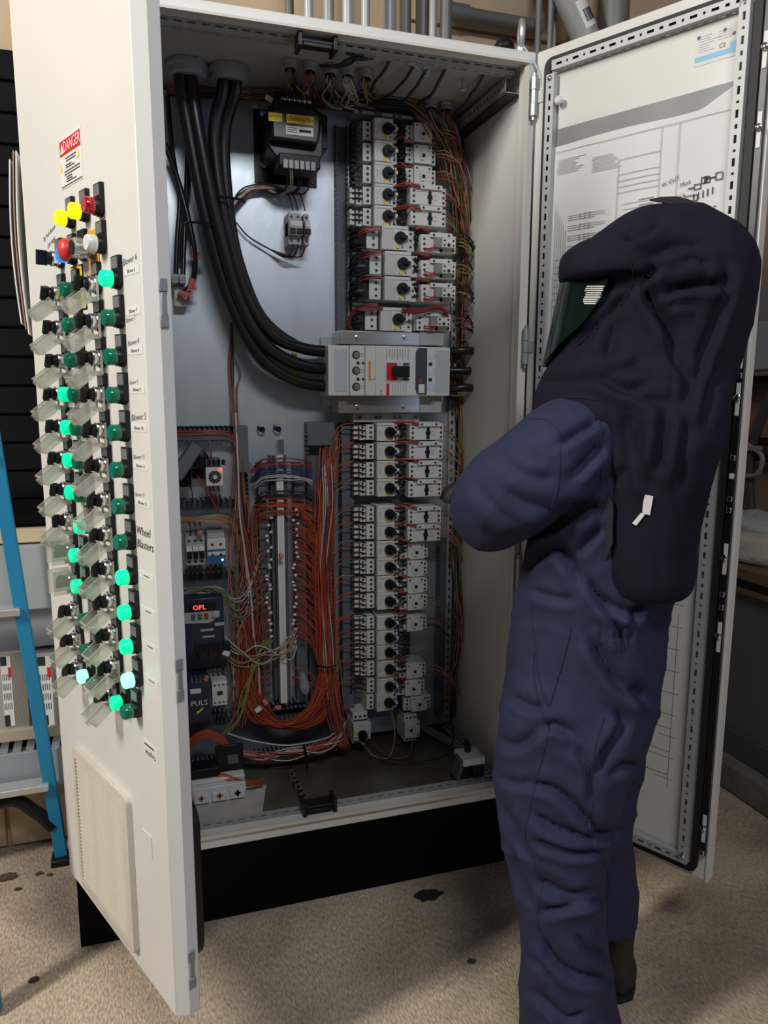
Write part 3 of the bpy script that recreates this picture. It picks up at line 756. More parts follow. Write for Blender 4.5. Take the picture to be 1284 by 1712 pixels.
def make_contactor_large(combo):
    def f():
        o = thing('contactor', '', 'contactor')
        MB().box(-.054, .054, -.118, -.012, -.0265, .0225).build('housing', DEV, o, world=False, bevel=.0015)
        MB().box(-.028, .040, -.126, -.02, .0145, .0275).build('coil_terminal', DEV, o, world=False, bevel=.001)
        s = MB(); zs = (.010, -.004, -.018)
        screws(s, [(-.044, z) for z in zs], -.118, .0038); screws(s, [(.046, z) for z in zs], -.118, .0038); screws(s, [(-.018, .021), (.028, .021)], -.126, .0034)
        s.build('terminal_screws', HOLE, o, world=False)
        if not combo:
            MB().box(.0, .009, -.120, -.118, -.023, .011).box(-.003, .012, -.120, -.118, -.010, .0).build('armature_slot', BLACK, o, world=False)
            MB().box(.016, .026, -.1184, -.118, -.001, .0005).box(.016, .026, -.1184, -.118, -.012, -.0105).box(-.042, -.006, -.1186, -.118, .0085, .0095).build('print', INKG, o, world=False)
        else:
            MB().box(.004, .044, -.140, -.118, -.014, .011).build('auxiliary_block', DEV, o, world=False, bevel=.001)
            MB().box(-.016, .004, -.136, -.118, -.014, .012).build('side_contact', mat('dev_mid', (.24, .245, .25), .4), o, world=False)
            a = MB(); screws(a, [(.010, .005), (.010, -.008), (.037, .005), (.037, -.008)], -.140, .003); a.box(.019, .027, -.1415, -.140, -.011, -.003).box(.004, .012, -.1195, -.118, -.024, -.015).box(.006, .014, -.1195, -.118, .0115, .0142)
            a.build('contact_windows', BLACK, o, world=False)
        MB().box(-.050, .050, -.012, 0, -.022, .022).build('rail_foot', DARKG, o, world=False)
        return o
    return f
def dev(key, maker, px, py, depth, label, group):
    q = P(px, py, YP-depth); return place(key, maker, (q.x, YP-.001, q.z), 0, label, group)
GU = 'motor starters'; GC = 'contactors'
for i, y in enumerate((217, 253.5, 290, 326, 362)):
    dev('st_s%d' % (i > 2), make_starter(.0555, i > 2), 637, y, .10, 'white motor starter with black knob, %s in the upper group of five' % nth(i), GU)
for i, (x, y) in enumerate(((655, 398), (660, 441), (659, 483), (652, 534))):
    dev('st_b', make_starter(.066, False, True), x, y, .10, ['large white motor starter with yellow dial directly under the five small ones', 'large white motor starter, second of the four wide ones', 'large white motor starter, third of the four wide ones', 'large white motor starter standing apart just above the main breaker'][i], GU)
for i, y in enumerate((722, 754, 785, 815, 859, 888, 918, 946.5, 976, 1004, 1040, 1065, 1089.5, 1117, 1146)):
    H = .0525 if i not in (10, 11, 12) else .0455
    dev('st_l%.4f_%d' % (H, i != 14), make_starter(H, i != 14), 641, y, .10, 'white motor starter with black knob, %s in the long column under the breaker' % nth(i), GU)
dev('st_s0', None, 640, 1173, .10, 'white motor starter askew at the very foot of the long column', GU)
dev('st_s0', None, 603, 1216, .09, 'white motor starter turned upright below the end of the long column', GU).rotation_euler = (0, math.pi/2, 0)
for i, y in enumerate((223, 259, 294)):
    dev('con_s', make_contactor_small, 704, y, .09, 'small white contactor, %s in the right-hand column' % nth(i), GC)
for i, y in enumerate((327, 362)):
    dev('con_l', make_contactor_large(False), 716, y, .118, ['upper', 'lower'][i] + ' of two wide white contactors next to the fourth and fifth starters', GC)
for i, y in enumerate((407, 450, 490, 538)):
    dev('con_c', make_contactor_large(True), 733 - (8 if i == 3 else 0), y, .118, ['white contactor with top block beside the first wide starter', 'white contactor with top block beside the second wide starter', 'white contactor with top block beside the third wide starter', 'white contactor with red wires just above the main breaker'][i], GC)
for i, y in enumerate((721, 753, 785, 816, 861, 891)):
    dev('con_l', None, 713 - i*.8, y, .118, 'wide white contactor, %s of six below the main breaker' % nth(i), GC)
for i, (x, y) in enumerate(((693, 921), (692, 950), (692, 978), (692, 1006), (691, 1041), (690, 1120), (688, 1149), (698, 1175))):
    dev('con_s', None, x, y, .09, 'small white contactor, %s of eight in the lower right column' % nth(i), GC)
# contactor turned upright at the bottom
q = P(688, 1217, YP-.09); o = copy_tree(PROTO['con_s']); o.location = (q.x, YP-.001, q.z); o.rotation_euler = (0, math.pi/2, 0); tag(o, 'small white contactor mounted upright near the cabinet floor', 'contactor', GC)
# busbar strips carrying the columns
for (x0, y0, x1, y1, lab) in ((592, 182, 700, 201, 'upper'), (590, 691, 702, 705, 'lower')):
    a = P(x0, y0, .335); b_ = P(x1, y1, .335)
    o = thing('busbar_support', '%s grey busbar end support strip' % lab + (' at the head of the starters' if lab == 'upper' else ' just under the main breaker'), 'bracket', ((a.x+b_.x)/2, YP, b_.z))
    L_ = b_.x-a.x; H_ = a.z-b_.z
    MB().box(-L_/2, L_/2, -.075, -.001, 0, H_).build('strip', mat('support_grey', (.40, .41, .41), .5), o, world=False, bevel=.002)
    s = MB(); screws(s, [(-L_/2+L_*k_, H_*.55) for k_ in (.1, .34, .40, .62, .70, .93)], -.075, .006); s.build('bolts', mat('dark_bolt', (.12, .12, .12), .4, .7), o, world=False)
for nm, y0, y1 in (('upper', 205, 555), ('lower', 706, 1190)):
    a = P(586, y0, .395); b_ = P(683, y1, .395)
    tag(MB().box(a.x, b_.x, .385, YP-.0005, b_.z, a.z).build('adapter_board', mat('adapter_grey', (.12, .125, .13), .5), None), '%s dark adapter board behind the starter column' % nm, 'board')

# ------------------------------------------------------------------ main breaker
yf = .255
def bx(px0, py0, px1, py1, y): a = P(px0, py0, y); b2 = P(px1, py1, y); return a.x, b2.x, b2.z, a.z
x0, x1, z0, z1 = bx(551, 576, 755, 662, yf)
br = thing('main_breaker', 'large white main circuit breaker with red and black handle plate', 'circuit breaker', ((x0+x1)/2, YP, z0))
Wb, Hb = x1-x0, z1-z0
def fx(u): return x0+Wb*u         # u along the face, 0..1
def fz(v): return z1-Hb*v
b = MB().box(x0, fx(.17), yf+.018, YP-.02, z0, z1).box(fx(.16), fx(.28), yf+.004, YP-.02, z0, z1).box(fx(.28), fx(.70), yf, YP-.02, z0, z1).box(fx(.70), fx(.865), yf+.003, YP-.02, z0, z1).box(fx(.865), x1, yf+.016, YP-.02, z0, z1)
b.build('housing', DEV, br, bevel=.002)
MB().box(fx(.05), fx(.15), yf+.0165, yf+.018, fz(.92), fz(.08)).build('terminal_cover', mat('breaker_grey', (.50, .53, .55), .4), br)
MB().box(fx(.88), fx(.985), yf+.0145, yf+.016, fz(.92), fz(.06)).build('terminal_cover', mat('breaker_grey', (.5, .53, .55), .4), br)
for v in (.19, .50, .82):
    MB().lathe([(.012, 0), (.012, .001)], (fx(.21), yf+.004, fz(v)), n=18).build('screw_well', HOLE, br); MB().lathe([(.0085, 0), (.0085, .0015)], (fx(.214), yf+.003, fz(v)), n=14).build('terminal_bolt', BRUSHED, br)
    MB().lathe([(.012, 0), (.012, .001)], (fx(.832), yf+.003, fz(v)), n=18).build('terminal_bolt', BRUSHED, br)
for v in (.35, .67):
    MB().lathe([(.005, 0), (.005, .001)], (fx(.225), yf+.004, fz(v)), n=10).build('screw_well', HOLE, br); MB().lathe([(.004, 0), (.004, .001)], (fx(.265), yf+.004, fz(v)), n=10).build('screw_well', HOLE, br); MB().lathe([(.006, 0), (.006, .001)], (fx(.818), yf+.003, fz(v)), n=10).build('screw_well', HOLE, br)
MB().box(fx(.305), fx(.325), yf-.0005, yf, fz(.70), fz(.30)).build('orange_mark', ORANGEP, br)
MB().box(fx(.435), fx(.64), yf-.002, yf, fz(.72), fz(.31)).build('handle_plate', mat('plate_white', (.62, .63, .62), .4), br, bevel=.001)
MB().box(fx(.45), fx(.535), yf-.0026, yf-.002, fz(.69), fz(.335)).build('red_field', RED, br)
MB().box(fx(.585), fx(.635), yf-.0026, yf-.002, fz(.39), fz(.335)).box(fx(.585), fx(.635), yf-.0026, yf-.002, fz(.69), fz(.635)).build('green_field', mat('breaker_green', (.0, .13, .10), .5), br)
MB().box(fx(.505), fx(.625), yf-.020, yf-.002, fz(.62), fz(.40)).box(fx(.49), fx(.52), yf-.026, yf-.002, fz(.60), fz(.42)).build('toggle', BLACK, br, bevel=.002)
MB().prism([(fx(.69), fz(.12)), (fx(.715), fz(.03)), (fx(.785), fz(.03)), (fx(.785), fz(.96)), (fx(.715), fz(.96)), (fx(.69), fz(.88))], yf-.002, yf+.003).build('trip_unit_window', mat('trip_dark', (.03, .035, .04), .3), br, recalc=True)
MB().box(fx(.715), fx(.765), yf-.003, yf-.002, fz(.94), fz(.76)).build('sticker', PAPER, br)
MB().box(fx(.715), fx(.745), yf-.003, yf-.002, fz(.73), fz(.64)).build('sticker', mat('maroon', (.25, .03, .08), .5), br)
MB().box(fx(.45), fx(.475), yf-.0006, yf, fz(.985), fz(.75)).build('red_bar', RED, br)
p = MB()
for i in range(9): p.box(fx(.45+.022*i), fx(.454+.022*i), yf-.0005, yf, fz(.27-.05*(i % 2)), fz(.06))
for i in range(6): p.box(fx(.50+.022*i), fx(.503+.022*i), yf-.0005, yf, fz(.96), fz(.78-.03*(i % 3)))
for v, t_ in ((.19, 'L3'), (.50, 'L2'), (.82, 'L1')): p.text(t_, .012, fx(.262), yf+.0035, fz(v), rot=math.pi/2)
p.text('L', .016, fx(.345), yf-.0005, fz(.66), rot=1.57); p.lathe([(.0025, 0), (.0025, .0005)], (fx(.41), yf, fz(.90)), n=8).lathe([(.0025, 0), (.0025, .0005)], (fx(.41), yf, fz(.96)), n=8)
p.box(fx(.277), fx(.279), yf-.0003, yf+.0005, z0, z1).box(fx(.36), fx(.362), yf-.0003, yf, z0, z1)
p.build('print', INKG, br, smooth=False)
a = bx(568, 552, 702, 578, .30); MB().box(a[0], a[1], .30, .39, a[2], a[3]).build('cover_plate', BRUSHED, br, bevel=.002)
a = bx(566, 660, 702, 690, .30); MB().box(a[0], a[1], .30, .39, a[2], a[3]).build('cover_plate', BRUSHED, br, bevel=.002)
a = bx(702, 554, 742, 578, .30); MB().box(a[0], a[1], .30, .39, a[2], a[3]).build('side_block', DEV2, br, bevel=.002)
a = bx(702, 660, 738, 690, .30); MB().box(a[0], a[1], .30, .39, a[2], a[3]).build('side_block', DEV2, br, bevel=.002)
s = MB()
for px, py in ((596, 564), (676, 564), (596, 680), (674, 680)): q = P(px, py, .30); s.lathe([(.006, 0), (.006, .004), (.003, .005)], (q.x, .30, q.z), n=10)
s.build('bolts', CHROME, br)
MB().box(fx(.02), fx(.98), .39, YP-.0005, z0-.03, z1+.03).build('back_plate', ZINC, br)

# ------------------------------------------------------------------ transformer
yt = .27
x0, x1, z0, z1 = bx(448, 152, 548, 300, yt)
tr = thing('transformer', 'black control transformer with yellow high voltage labels', 'transformer', ((x0+x1)/2, YP, z0))
MB().box(x0-.02, x1+.0, YP-.006, YP-.0005, z0+.012, z1+.0).build('base_plate', mat('black_steel', (.012, .012, .014), .3, .5), tr)
q = lambda px, py, y=yt: P(px, py, y)
def XZ(px, py, y=yt): a = P(px, py, y); return a.x, a.z
MB().prism([XZ(449, 205), XZ(449, 245), XZ(462, 262), XZ(535, 268), XZ(540, 258), XZ(540, 190), XZ(527, 180), XZ(449, 175)], yt, YP-.02).build('core', mat('core_black', (.010, .010, .012), .32), tr, recalc=True, bevel=.004)
a = bx(452, 170, 532, 240, yt-.03); MB().prism([(a[0], a[2]), (a[1], a[2]-.004), (a[1]+.008, a[2]+.03), (a[1]+.008, a[3]-.02), (a[1]-.01, a[3]), (a[0]+.01, a[3]+.01), (a[0], a[3]-.02)], yt-.03, yt).build('winding_cover', mat('core_black', (.01,)*3, .32), tr, recalc=True, bevel=.008)
a = bx(466, 254, 536, 283, yt-.01); MB().box(a[0], a[1], yt-.01, yt+.08, a[2], a[3]).build('terminal_shelf', BLACK, tr, bevel=.003)
a = bx(533, 190, 548, 250, yt+.03); MB().box(a[0], a[1], yt+.03, YP-.03, a[2], a[3]).build('side_flange', BLACK, tr, bevel=.003)
for (p0, p1, m_, txt) in (((449, 187), (472, 204), YELLOW, None), ((479, 190), (525, 210), YELLOW, 1), ((478, 209), (524, 229), PAPER, None)):
    a = bx(*p0, *p1, yt-.032); lo = MB().box(a[0], a[1], yt-.0315, yt-.030, a[2], a[3]).build('label', m_, tr)
    if txt: MB().text('DANGER', .014, (a[0]+a[1])/2, yt-.0319, a[3]-.009).text('HIGH VOLTAGE', .0125, (a[0]+a[1])/2, yt-.0319, a[2]+.009).build('lettering', mat('brown_ink', (.25, .16, .01), .7), lo, smooth=False)
    elif m_ is YELLOW: MB().text('DANGER', .008, (a[0]+a[1])/2, yt-.0319, a[3]-.008).text('HIGH VOLTAGE', .0055, (a[0]+a[1])/2, yt-.0319, a[2]+.011).build('lettering', ORANGEP, lo, smooth=False)
    else:
        x = MB().box(a[0]+(a[1]-a[0])*.48, a[1]-.006, yt-.0318, yt-.0315, a[3]-.014, a[3]-.007)
        for i in range(5): x.box(a[0]+.004, a[0]+.03, yt-.0318, yt-.0315, a[2]+.006+i*.005, a[2]+.0075+i*.005)
        x.build('lettering', INK, lo)
for i in range(6):
    c_ = q(473+8.6*i, 165+1.0*i, yt-.01); MB().lathe([(.006, 0), (.0055, .008), (.003, .010)], (c_.x, yt-.006, c_.z), n=10).build('terminal_stud', CHROME, tr)
    c_ = q(477+9.2*i, 275+.9*i, yt-.012); MB().box(c_.x-.0065, c_.x+.0065, yt-.018, yt-.0105, c_.z-.010, c_.z+.012).build('terminal_clamp', mat('clamp_metal', (.20, .20, .19), .4, .5), tr, bevel=.001)
for py in (190, 275):
    c_ = q(440, py, YP-.01); MB().lathe([(.010, 0), (.010, .006), (.005, .012)], (c_.x, YP-.006, c_.z), n=10).build('mounting_bolt', CHROME, tr)
# fuse holder below it
x0, x1, z0, z1 = bx(484, 352, 520, 408, .32)
fu = thing('fuse_holder', 'grey two-pole fuse holder with a third pole under the transformer', 'fuse holder', ((x0+x1)/2, YP, z0))
w1 = (x1-x0)*.64
for a0, a1 in ((x0, x0+w1), (x0+w1+.006, x1)):
    MB().box(a0, a1, .345, YP-.001, z0, z1).box(a0, a1, .325, YP-.02, z0+.022, z1-.022).build('fuse_body', DEV2, fu, bevel=.002)
    MB().box(a0+.003, a1-.002, .3235, .325, z1-.038, z1-.024).build('label', PAPER, fu)
    nn = 2 if a1-a0 > .03 else 1
    for k_ in range(nn):
        c0 = a0+(a1-a0)*(k_+.5)/nn; MB().box(c0-.008, c0+.008, .320, .325, z0+.026, z1-.044).build('fuse_cap', BLACK, fu, bevel=.001)
        s = MB(); screws(s, [(c0, z0+.011), (c0, z1-.010)], .345, .004); s.build('terminal_screws', HOLE, fu)
# ------------------------------------------------------------------ wire ducts
def duct(px0, py0, px1, py1, label, vertical, cover=None, depth=.05, fingers=(1, 1)):
    """slotted wire duct; the pixel box is measured on its front edge"""
    y = YP-depth; x0, x1, z0, z1 = bx(px0, py0, px1, py1, y)
    o = thing('wire_duct', label, 'wire duct', ((x0+x1)/2, YP, z0))
    MB().box(x0, x1, YP-.003, YP-.0003, z0, z1).build('duct_base', DUCT, o)
    for s_, on in enumerate(fingers):
        if not on: continue
        g = MB(); n_ = int(((z1-z0) if vertical else (x1-x0))/.0135)
        for i in range(n_):
            if vertical:
                a = z0+(z1-z0)*i/n_; xx = x0 if s_ == 0 else x1-.002
                g.box(xx, xx+.002, y, YP-.012, a, a+(z1-z0)/n_*.62)
            else:
                a = x0+(x1-x0)*i/n_; zz = z0 if s_ == 0 else z1-.002
                g.box(a, a+(x1-x0)/n_*.62, y, YP-.012, zz, zz+.002)
        if vertical:
            xx = x0 if s_ == 0 else x1-.002; g.box(xx, xx+.002, YP-.012, YP-.003, z0, z1)
        else:
            zz = z0 if s_ == 0 else z1-.002; g.box(x0, x1, YP-.012, YP-.003, zz, zz+.002)
        tag(g.build('slotted_side', DUCT, o), kind='stuff')
    if cover:
        c0, c1 = cover
        if vertical:
            za, zb = P(px0, c0, y).z, P(px0, c1, y).z; MB().box(x0-.001, x1+.001, y-.003, y, zb, za).build('duct_cover', DUCT, o, bevel=.001)
        else: MB().box(P(c0, py0, y).x, P(c1, py0, y).x, y-.003, y, z0-.001, z1+.001).build('duct_cover', DUCT, o, bevel=.001)
    return o
duct(396, 712, 426, 1205, 'vertical grey wire duct left of the terminal strip', True, (712, 790))
duct(514, 706, 562, 1205, 'wide vertical grey wire duct right of the terminal strip', True, (706, 745))
duct(431, 775, 452, 1178, 'slim dark wire duct touching the left side of the terminal strip', True, (778, 1176))
duct(491, 775, 512, 1178, 'slim wire duct touching the right side of the terminal strip', True, (778, 1176), depth=.04)
duct(571, 708, 592, 1190, 'narrow vertical grey wire duct beside the long starter column', True, (712, 1188))
duct(738, 905, 762, 1200, 'dark vertical wire duct right of the lower contactors', True, None)
duct(262, 713, 396, 738, 'uppermost of the horizontal wire ducts in the left corner', False, None)
duct(262, 838, 396, 862, 'horizontal wire duct under the timer', False, None)
duct(262, 962, 396, 988, 'horizontal wire duct between the fuses and the drive', False, None)
duct(262, 1092, 396, 1122, 'horizontal wire duct above the blue power supply', False, None)
duct(262, 1212, 600, 1236, 'lowest horizontal wire duct near the cabinet floor', False, None)
duct(440, 1180, 516, 1200, 'short horizontal wire duct under the terminal strip', False, None)
duct(562, 205, 583, 556, 'vertical wire duct left of the upper starters', True, None, depth=.03)

# ------------------------------------------------------------------ terminal strip
yt = .345
x0, x1, z0, z1 = bx(453, 762, 488, 1172, yt)
ts = thing('terminal_strip', 'long vertical strip of grey terminal blocks with white marker rail', 'terminal strip', ((x0+x1)/2, YP, z0))
a = bx(464, 735, 482, 1178, .385)
MB().box(a[0], a[1], .385, .388, a[2], a[3]).box(a[0], a[0]+.004, .380, YP-.001, a[2], a[3]).box(a[1]-.004, a[1], .380, YP-.001, a[2], a[3]).build('din_rail', CHROME, ts)
NT = 118; tb = None; TBM = mat('terminal_grey', (.10, .11, .125), .5, var=.1, scale=20)
hz = (z1-z0)/NT
for i in range(NT):
    if tb is None:
        h = hz*.86; xx = (x1-x0)/2
        m_ = MB().box(-xx, -xx*.62, -.045, -.006, 0, h).box(-xx*.62, xx*.62, -.064, -.006, 0, h).box(xx*.62, xx, -.045, -.006, 0, h).box(-xx*.45, -xx*.3, -.066, -.064, h*.2, h*.8).box(xx*.3, xx*.45, -.066, -.064, h*.2, h*.8)
        tb = m_.build('terminal_block', TBM, ts, world=False); o = tb
    else: o = tb.copy(); COL.objects.link(o)
    o.parent = ts; o.location = (0, 0, hz*i)
mk = MB().box((x0+x1)/2-.011, (x0+x1)/2+.009, yt-.008, yt-.0005, z0, z1); mko = mk.build('marker_rail', PAPER, ts)
g = MB()
for i in range(NT): g.box((x0+x1)/2-.004, (x0+x1)/2+.003, yt-.0084, yt-.008, z0+hz*i, z0+hz*i+.0006)
g.build('print', INKG, mko)

# ------------------------------------------------------------------ lower left devices
def devbox(name, label, cat, px0, py0, px1, py1, yf, m_, bev=.002):
    a = bx(px0, py0, px1, py1, yf); o = thing(name, label, cat, ((a[0]+a[1])/2, YP, a[2]))
    MB().box(a[0], a[1], yf, YP-.001, a[2], a[3]).build('housing', m_, o, bevel=bev)
    return o, a
o, a = devbox('timer_relay', 'square white timer relay with a black dial', 'timer', 344, 782, 374, 812, .31, DEV)
cx, cz = (a[0]+a[1])/2, (a[2]+a[3])/2; r = (a[1]-a[0])*.36
MB().lathe([(r, 0), (r, .003)], (cx, .31, cz), n=26).build('dial', BLACK, o)
MB().lathe([(r*.62, 0), (r*.6, .006)], (cx, .307, cz), n=22).build('dial_ring', DARKG, o)
MB().lathe([(r*.35, 0), (r*.3, .006)], (cx, .302, cz), n=18).build('dial_knob', DEV, o)
g = MB(); [g.rbox((cx+r*.82*math.cos(t_), .3068, cz+r*.82*math.sin(t_)), (.002, .0006, .002), Matrix.Identity(3)) for t_ in [i*.52 for i in range(12)]]; g.build('dial_marks', PAPER, o)
MB().lathe([(.004, 0), (.004, .002)], (a[1]-.008, .31, a[3]-.007), n=10).build('red_lamp', mat('red_led', (1, .05, .05), .3, emit=(1, .04, .04), estr=4), o)
MB().box(a[0]+.002, a[1]-.006, .325, YP-.01, a[3], a[3]+.022).build('socket', DARKG, o)
g = MB()
for i in range(4): g.box(a[0]+.006+i*.013, a[0]+.015+i*.013, .318, .33, a[3]+.006, a[3]+.020)
g.build('socket_terminals', BLACK, o)
# rotary disconnect with diagonal shaft bracket
o = thing('disconnect_mechanism', 'black disconnect operating bracket leaning in the left corner', 'bracket', (P(318, 800, .36).x, YP, P(318, 812, .36).z))
a0 = P(292, 800, .27); a1 = P(328, 746, .30)
MB().bar(a0, a1, .05, .035, side=(0,1,0)).build('bracket_arm', DARKG, o, bevel=.003)
c_ = P(334, 768, .33); MB().lathe([(.026, 0), (.026, .03), (.020, .034)], (c_.x, YP-.05, c_.z), n=20).build('shaft_hub', BLACK, o)
MB().box(P(292, 800, .35).x, P(320, 800, .35).x, .35, YP-.001, P(300, 815, .35).z, P(300, 785, .35).z).build('mechanism_body', BLACK, o, bevel=.003)
a = bx(322, 783, 344, 800, .37); MB().box(a[0], a[1], .37, YP-.001, a[2], a[3]).build('nameplate', BLACK, o)
# three-pole fuse block
o, a = devbox('fuse_block', 'three-pole grey fuse block left of the blue and white supply', 'fuse block', 310, 898, 343, 944, .33, DEV2)
for i in range(3):
    w_ = (a[1]-a[0])/3; c0 = a[0]+w_*i
    MB().box(c0+.001, c0+w_-.001, .318, .33, a[3]-.040, a[3]-.026).build('label', PAPER, o)
    MB().box(c0+.002, c0+w_-.002, .314, .33, a[2]+.022, a[3]-.042).build('fuse_cap', BLACK, o, bevel=.001)
    s = MB(); screws(s, [(c0+w_/2, a[2]+.010), (c0+w_/2, a[3]-.012)], .33, .004); s.build('terminal_screws', HOLE, o)
o, a = devbox('power_supply', 'small white and blue power supply beside the fuse block', 'power supply', 346, 902, 378, 942, .33, DEV)
MB().box(a[0]+.001, a[1]-.001, .329, .33, a[2]+.002, a[2]+.026).box(a[0]+.001, a[1]-.001, .329, .33, a[3]-.036, a[3]-.030).build('blue_front', mat('mid_blue', (.03, .10, .34), .4), o)
MB().box(a[0]+.002, a[1]-.002, .34, YP-.005, a[3], a[3]+.016).build('terminal_head', DEV2, o)
s = MB(); screws(s, [(a[0]+.014, a[3]-.016), (a[1]-.014, a[3]-.016), (a[0]+.014, a[3]-.046), (a[1]-.014, a[3]-.046)], .33, .004); s.build('terminal_screws', HOLE, o)
MB().lathe([(.003, 0), (.003, .002)], (a[1]-.010, .329, a[2]+.012), n=8).build('green_lamp', mat('green_led', (.3, 1, .4), .3, emit=(.3, 1, .4), estr=3), o)
# variable frequency drive
o, a = devbox('variable_drive', 'dark blue motor drive with a red lit display', 'drive', 309, 1002, 376, 1088, .30, NAVYD, .004)
cx = a[0]+(a[1]-a[0])*.42
MB().prism([(cx-.048, a[3]-.070), (cx+.020, a[3]-.074), (cx+.050, a[3]-.058), (cx+.050, a[3]-.040), (cx-.048, a[3]-.040)], .296, .30).build('keypad', DEV2, o, recalc=True)
MB().box(cx-.035, cx+.040, .2955, .30, a[3]-.036, a[3]-.016).build('display_window', BLACK, o)
MB().text('OPL', .020, cx-.006, .2950, a[3]-.0265).build('display_digits', mat('red_digits', (1, .04, .04), .3, emit=(1, .03, .03), estr=4.5), o, smooth=False)
for i, m_ in enumerate((DARKG, mat('key_green', (.02, .14, .06), .4), mat('key_red', (.35, .03, .03), .4))):
    MB().box(cx-.030+i*.018, cx-.018+i*.018, .2935, .296, a[3]-.062, a[3]-.044).build('key', m_, o, bevel=.001)
MB().lathe([(.010, 0), (.010, .008), (.007, .010)], (cx+.038, .296, a[3]-.049), n=16).build('jog_dial', DEV2, o)
MB().box(cx-.005, cx+.032, .2995, .30, a[3]-.098, a[3]-.092).box(cx+.035, cx+.062, .2995, .30, a[3]-.085, a[3]-.076).box(cx, cx+.034, .2995, .30, a[3]-.118, a[3]-.112).build('print', DEV2, o)
g = MB()
for i in range(8): g.box(a[0]+.02+i*.013, a[0]+.029+i*.013, .285, .32, a[2]+.006, a[2]+.024)
g.build('control_terminals', BLACK, o)
# blue power supply with lettering
o, a = devbox('power_supply', 'dark blue upright power supply marked PULS in the lower left', 'power supply', 314, 1142, 352, 1206, .30, NAVYD, .002)
MB().text('PULS', .022, (a[0]+a[1])/2, .2990, a[2]+(a[3]-a[2])*.48).build('lettering', PAPER, o, smooth=False)
MB().box(a[0]+.006, a[0]+.036, .2990, .30, a[3]-.034, a[3]-.020).build('label', PAPER, o)
MB().prism([((a[0]+a[1])/2-.008, a[2]+.026), ((a[0]+a[1])/2+.010, a[2]+.040), ((a[0]+a[1])/2+.010, a[2]+.046), ((a[0]+a[1])/2-.008, a[2]+.034)], .299, .30).build('emblem', YELLOW, o, recalc=True)
g = MB()
for i in range(5): g.box(a[0]+.008+i*.012, a[0]+.016+i*.012, .302, .33, a[3], a[3]+.010)
g.build('terminals', DARKG, o)
o, a = devbox('contactor', 'small white upright contactor beside the dark blue power supply', 'contactor', 354, 1141, 381, 1178, .33, DEV)
s = MB()
for i in range(4): screws(s, [(a[0]+.008+i*.0125, a[3]-.010), (a[0]+.008+i*.0125, a[2]+.010)], .33, .003)
s.box((a[0]+a[1])/2-.008, (a[0]+a[1])/2+.008, .3285, .33, (a[2]+a[3])/2-.004, (a[2]+a[3])/2+.008); s.build('terminal_screws', HOLE, o)
# plate labels
for n_, (p0, p1, lab) in enumerate((((451, 697), (479, 709), 'small paper sticker on the plate above the terminal strip'), ((424, 209), (432, 222), 'small beige sticker left of the transformer'), ((422, 174), (430, 194), 'narrow white tag left of the transformer'))):
    a = bx(*p0, *p1, YP); tag(MB().box(a[0], a[1], YP-.0012, YP-.0002, a[2], a[3]).build('sticker', mat('aged_paper', (.52, .49, .40), .7, var=.2, scale=80) if n_ < 2 else PAPER, None), lab, 'sticker')
for n_, (px, py) in enumerate(((437, 717), (464, 716))):
    q_ = P(px, py, YP-.01); o = thing('cable_clip', ['left', 'right'][n_] + ' small black cable clip on the plate above the terminal strip', 'clip', (q_.x, YP, q_.z))
    MB().tube([(-.008, -.004, .008), (-.010, -.016, .0), (0, -.020, -.008), (.008, -.014, -.004), (.006, -.004, .004)], .0028, 6).build('clip_loop', BLACK, o, world=False)
    MB().lathe([(.006, 0), (.006, .004)], (0, -.0003, 0), n=10).build('clip_base', BLACK, o, world=False)
# ground lugs with tape
a = bx(286, 458, 313, 512, .35); o = thing('ground_lug', 'pair of bolted ground lugs in the upper left of the plate', 'ground lug', ((a[0]+a[1])/2, YP, a[2]))
for i in range(2):
    w_ = (a[1]-a[0])/2; MB().box(a[0]+w_*i+.001, a[0]+w_*(i+1)-.001, .345, YP-.012, a[3]-.024, a[3]).build('lug_clamp', DEV2, o, bevel=.003)
    MB().lathe([(.007, 0), (.006, .002), (.003, .002)], (a[0]+w_*(i+.5), .345, a[3]-.012), n=12).build('lug_bolt', CHROME, o)
MB().box(a[0]+.006, a[1], .375, YP-.001, a[2], a[3]-.028).build('lug_tongue', BRUSHED, o, bevel=.002)

# ------------------------------------------------------------------ conduit hubs in the roof
HUB = mat('hub_grey', (.33, .35, .36), .4, .3)
for i, (px, py) in enumerate(((313, 108), (382, 116))):
    c_ = PZ(px, py, TOP-.033); o = thing('conduit_hub', ['left', 'right'][i]+' of two big round hubs where the main cables enter the roof', 'conduit hub', (c_.x, c_.y, TOP-.031))
    MB().lathe([(.050, 0), (.052, .004), (.052, .012), (.046, .015), (.046, .030), (.041, .034)], (0, 0, 0), (0,0,-1), n=30).build('locknut', HUB, o, world=False)
    g = MB()
    for k_ in range(6):
        a = k_*math.pi/3; g.rbox((.050*math.cos(a), .050*math.sin(a), -.005), (.008, .014, .008), Matrix.Rotation(a, 3, 'Z'))
    g.build('locknut_lugs', HUB, o, world=False)
hubs = [(485, 103), (518, 107), (552, 112), (581, 115), (611, 119), (721, 170), (746, 173)]
for i, (px, py) in enumerate(hubs):
    c_ = PZ(px, py, TOP-.033); o = thing('conduit_hub', 'small conduit hub in the roof, %s counted from the main cables' % ['first', 'second', 'third', 'fourth', 'fifth', 'sixth', 'seventh'][i], 'conduit hub', (c_.x, c_.y, TOP-.031), group='small conduit hubs in the roof')
    MB().lathe([(.021, 0), (.021, .006), (.017, .008), (.017, .018), (.013, .020)], (0, 0, 0), (0,0,-1), n=16).build('locknut', HUB, o, world=False)
    MB().lathe([(.0135, .0), (.0135, .004)], (0, 0, -.020), (0,0,-1), n=14).build('bushing', BLACK, o, world=False)

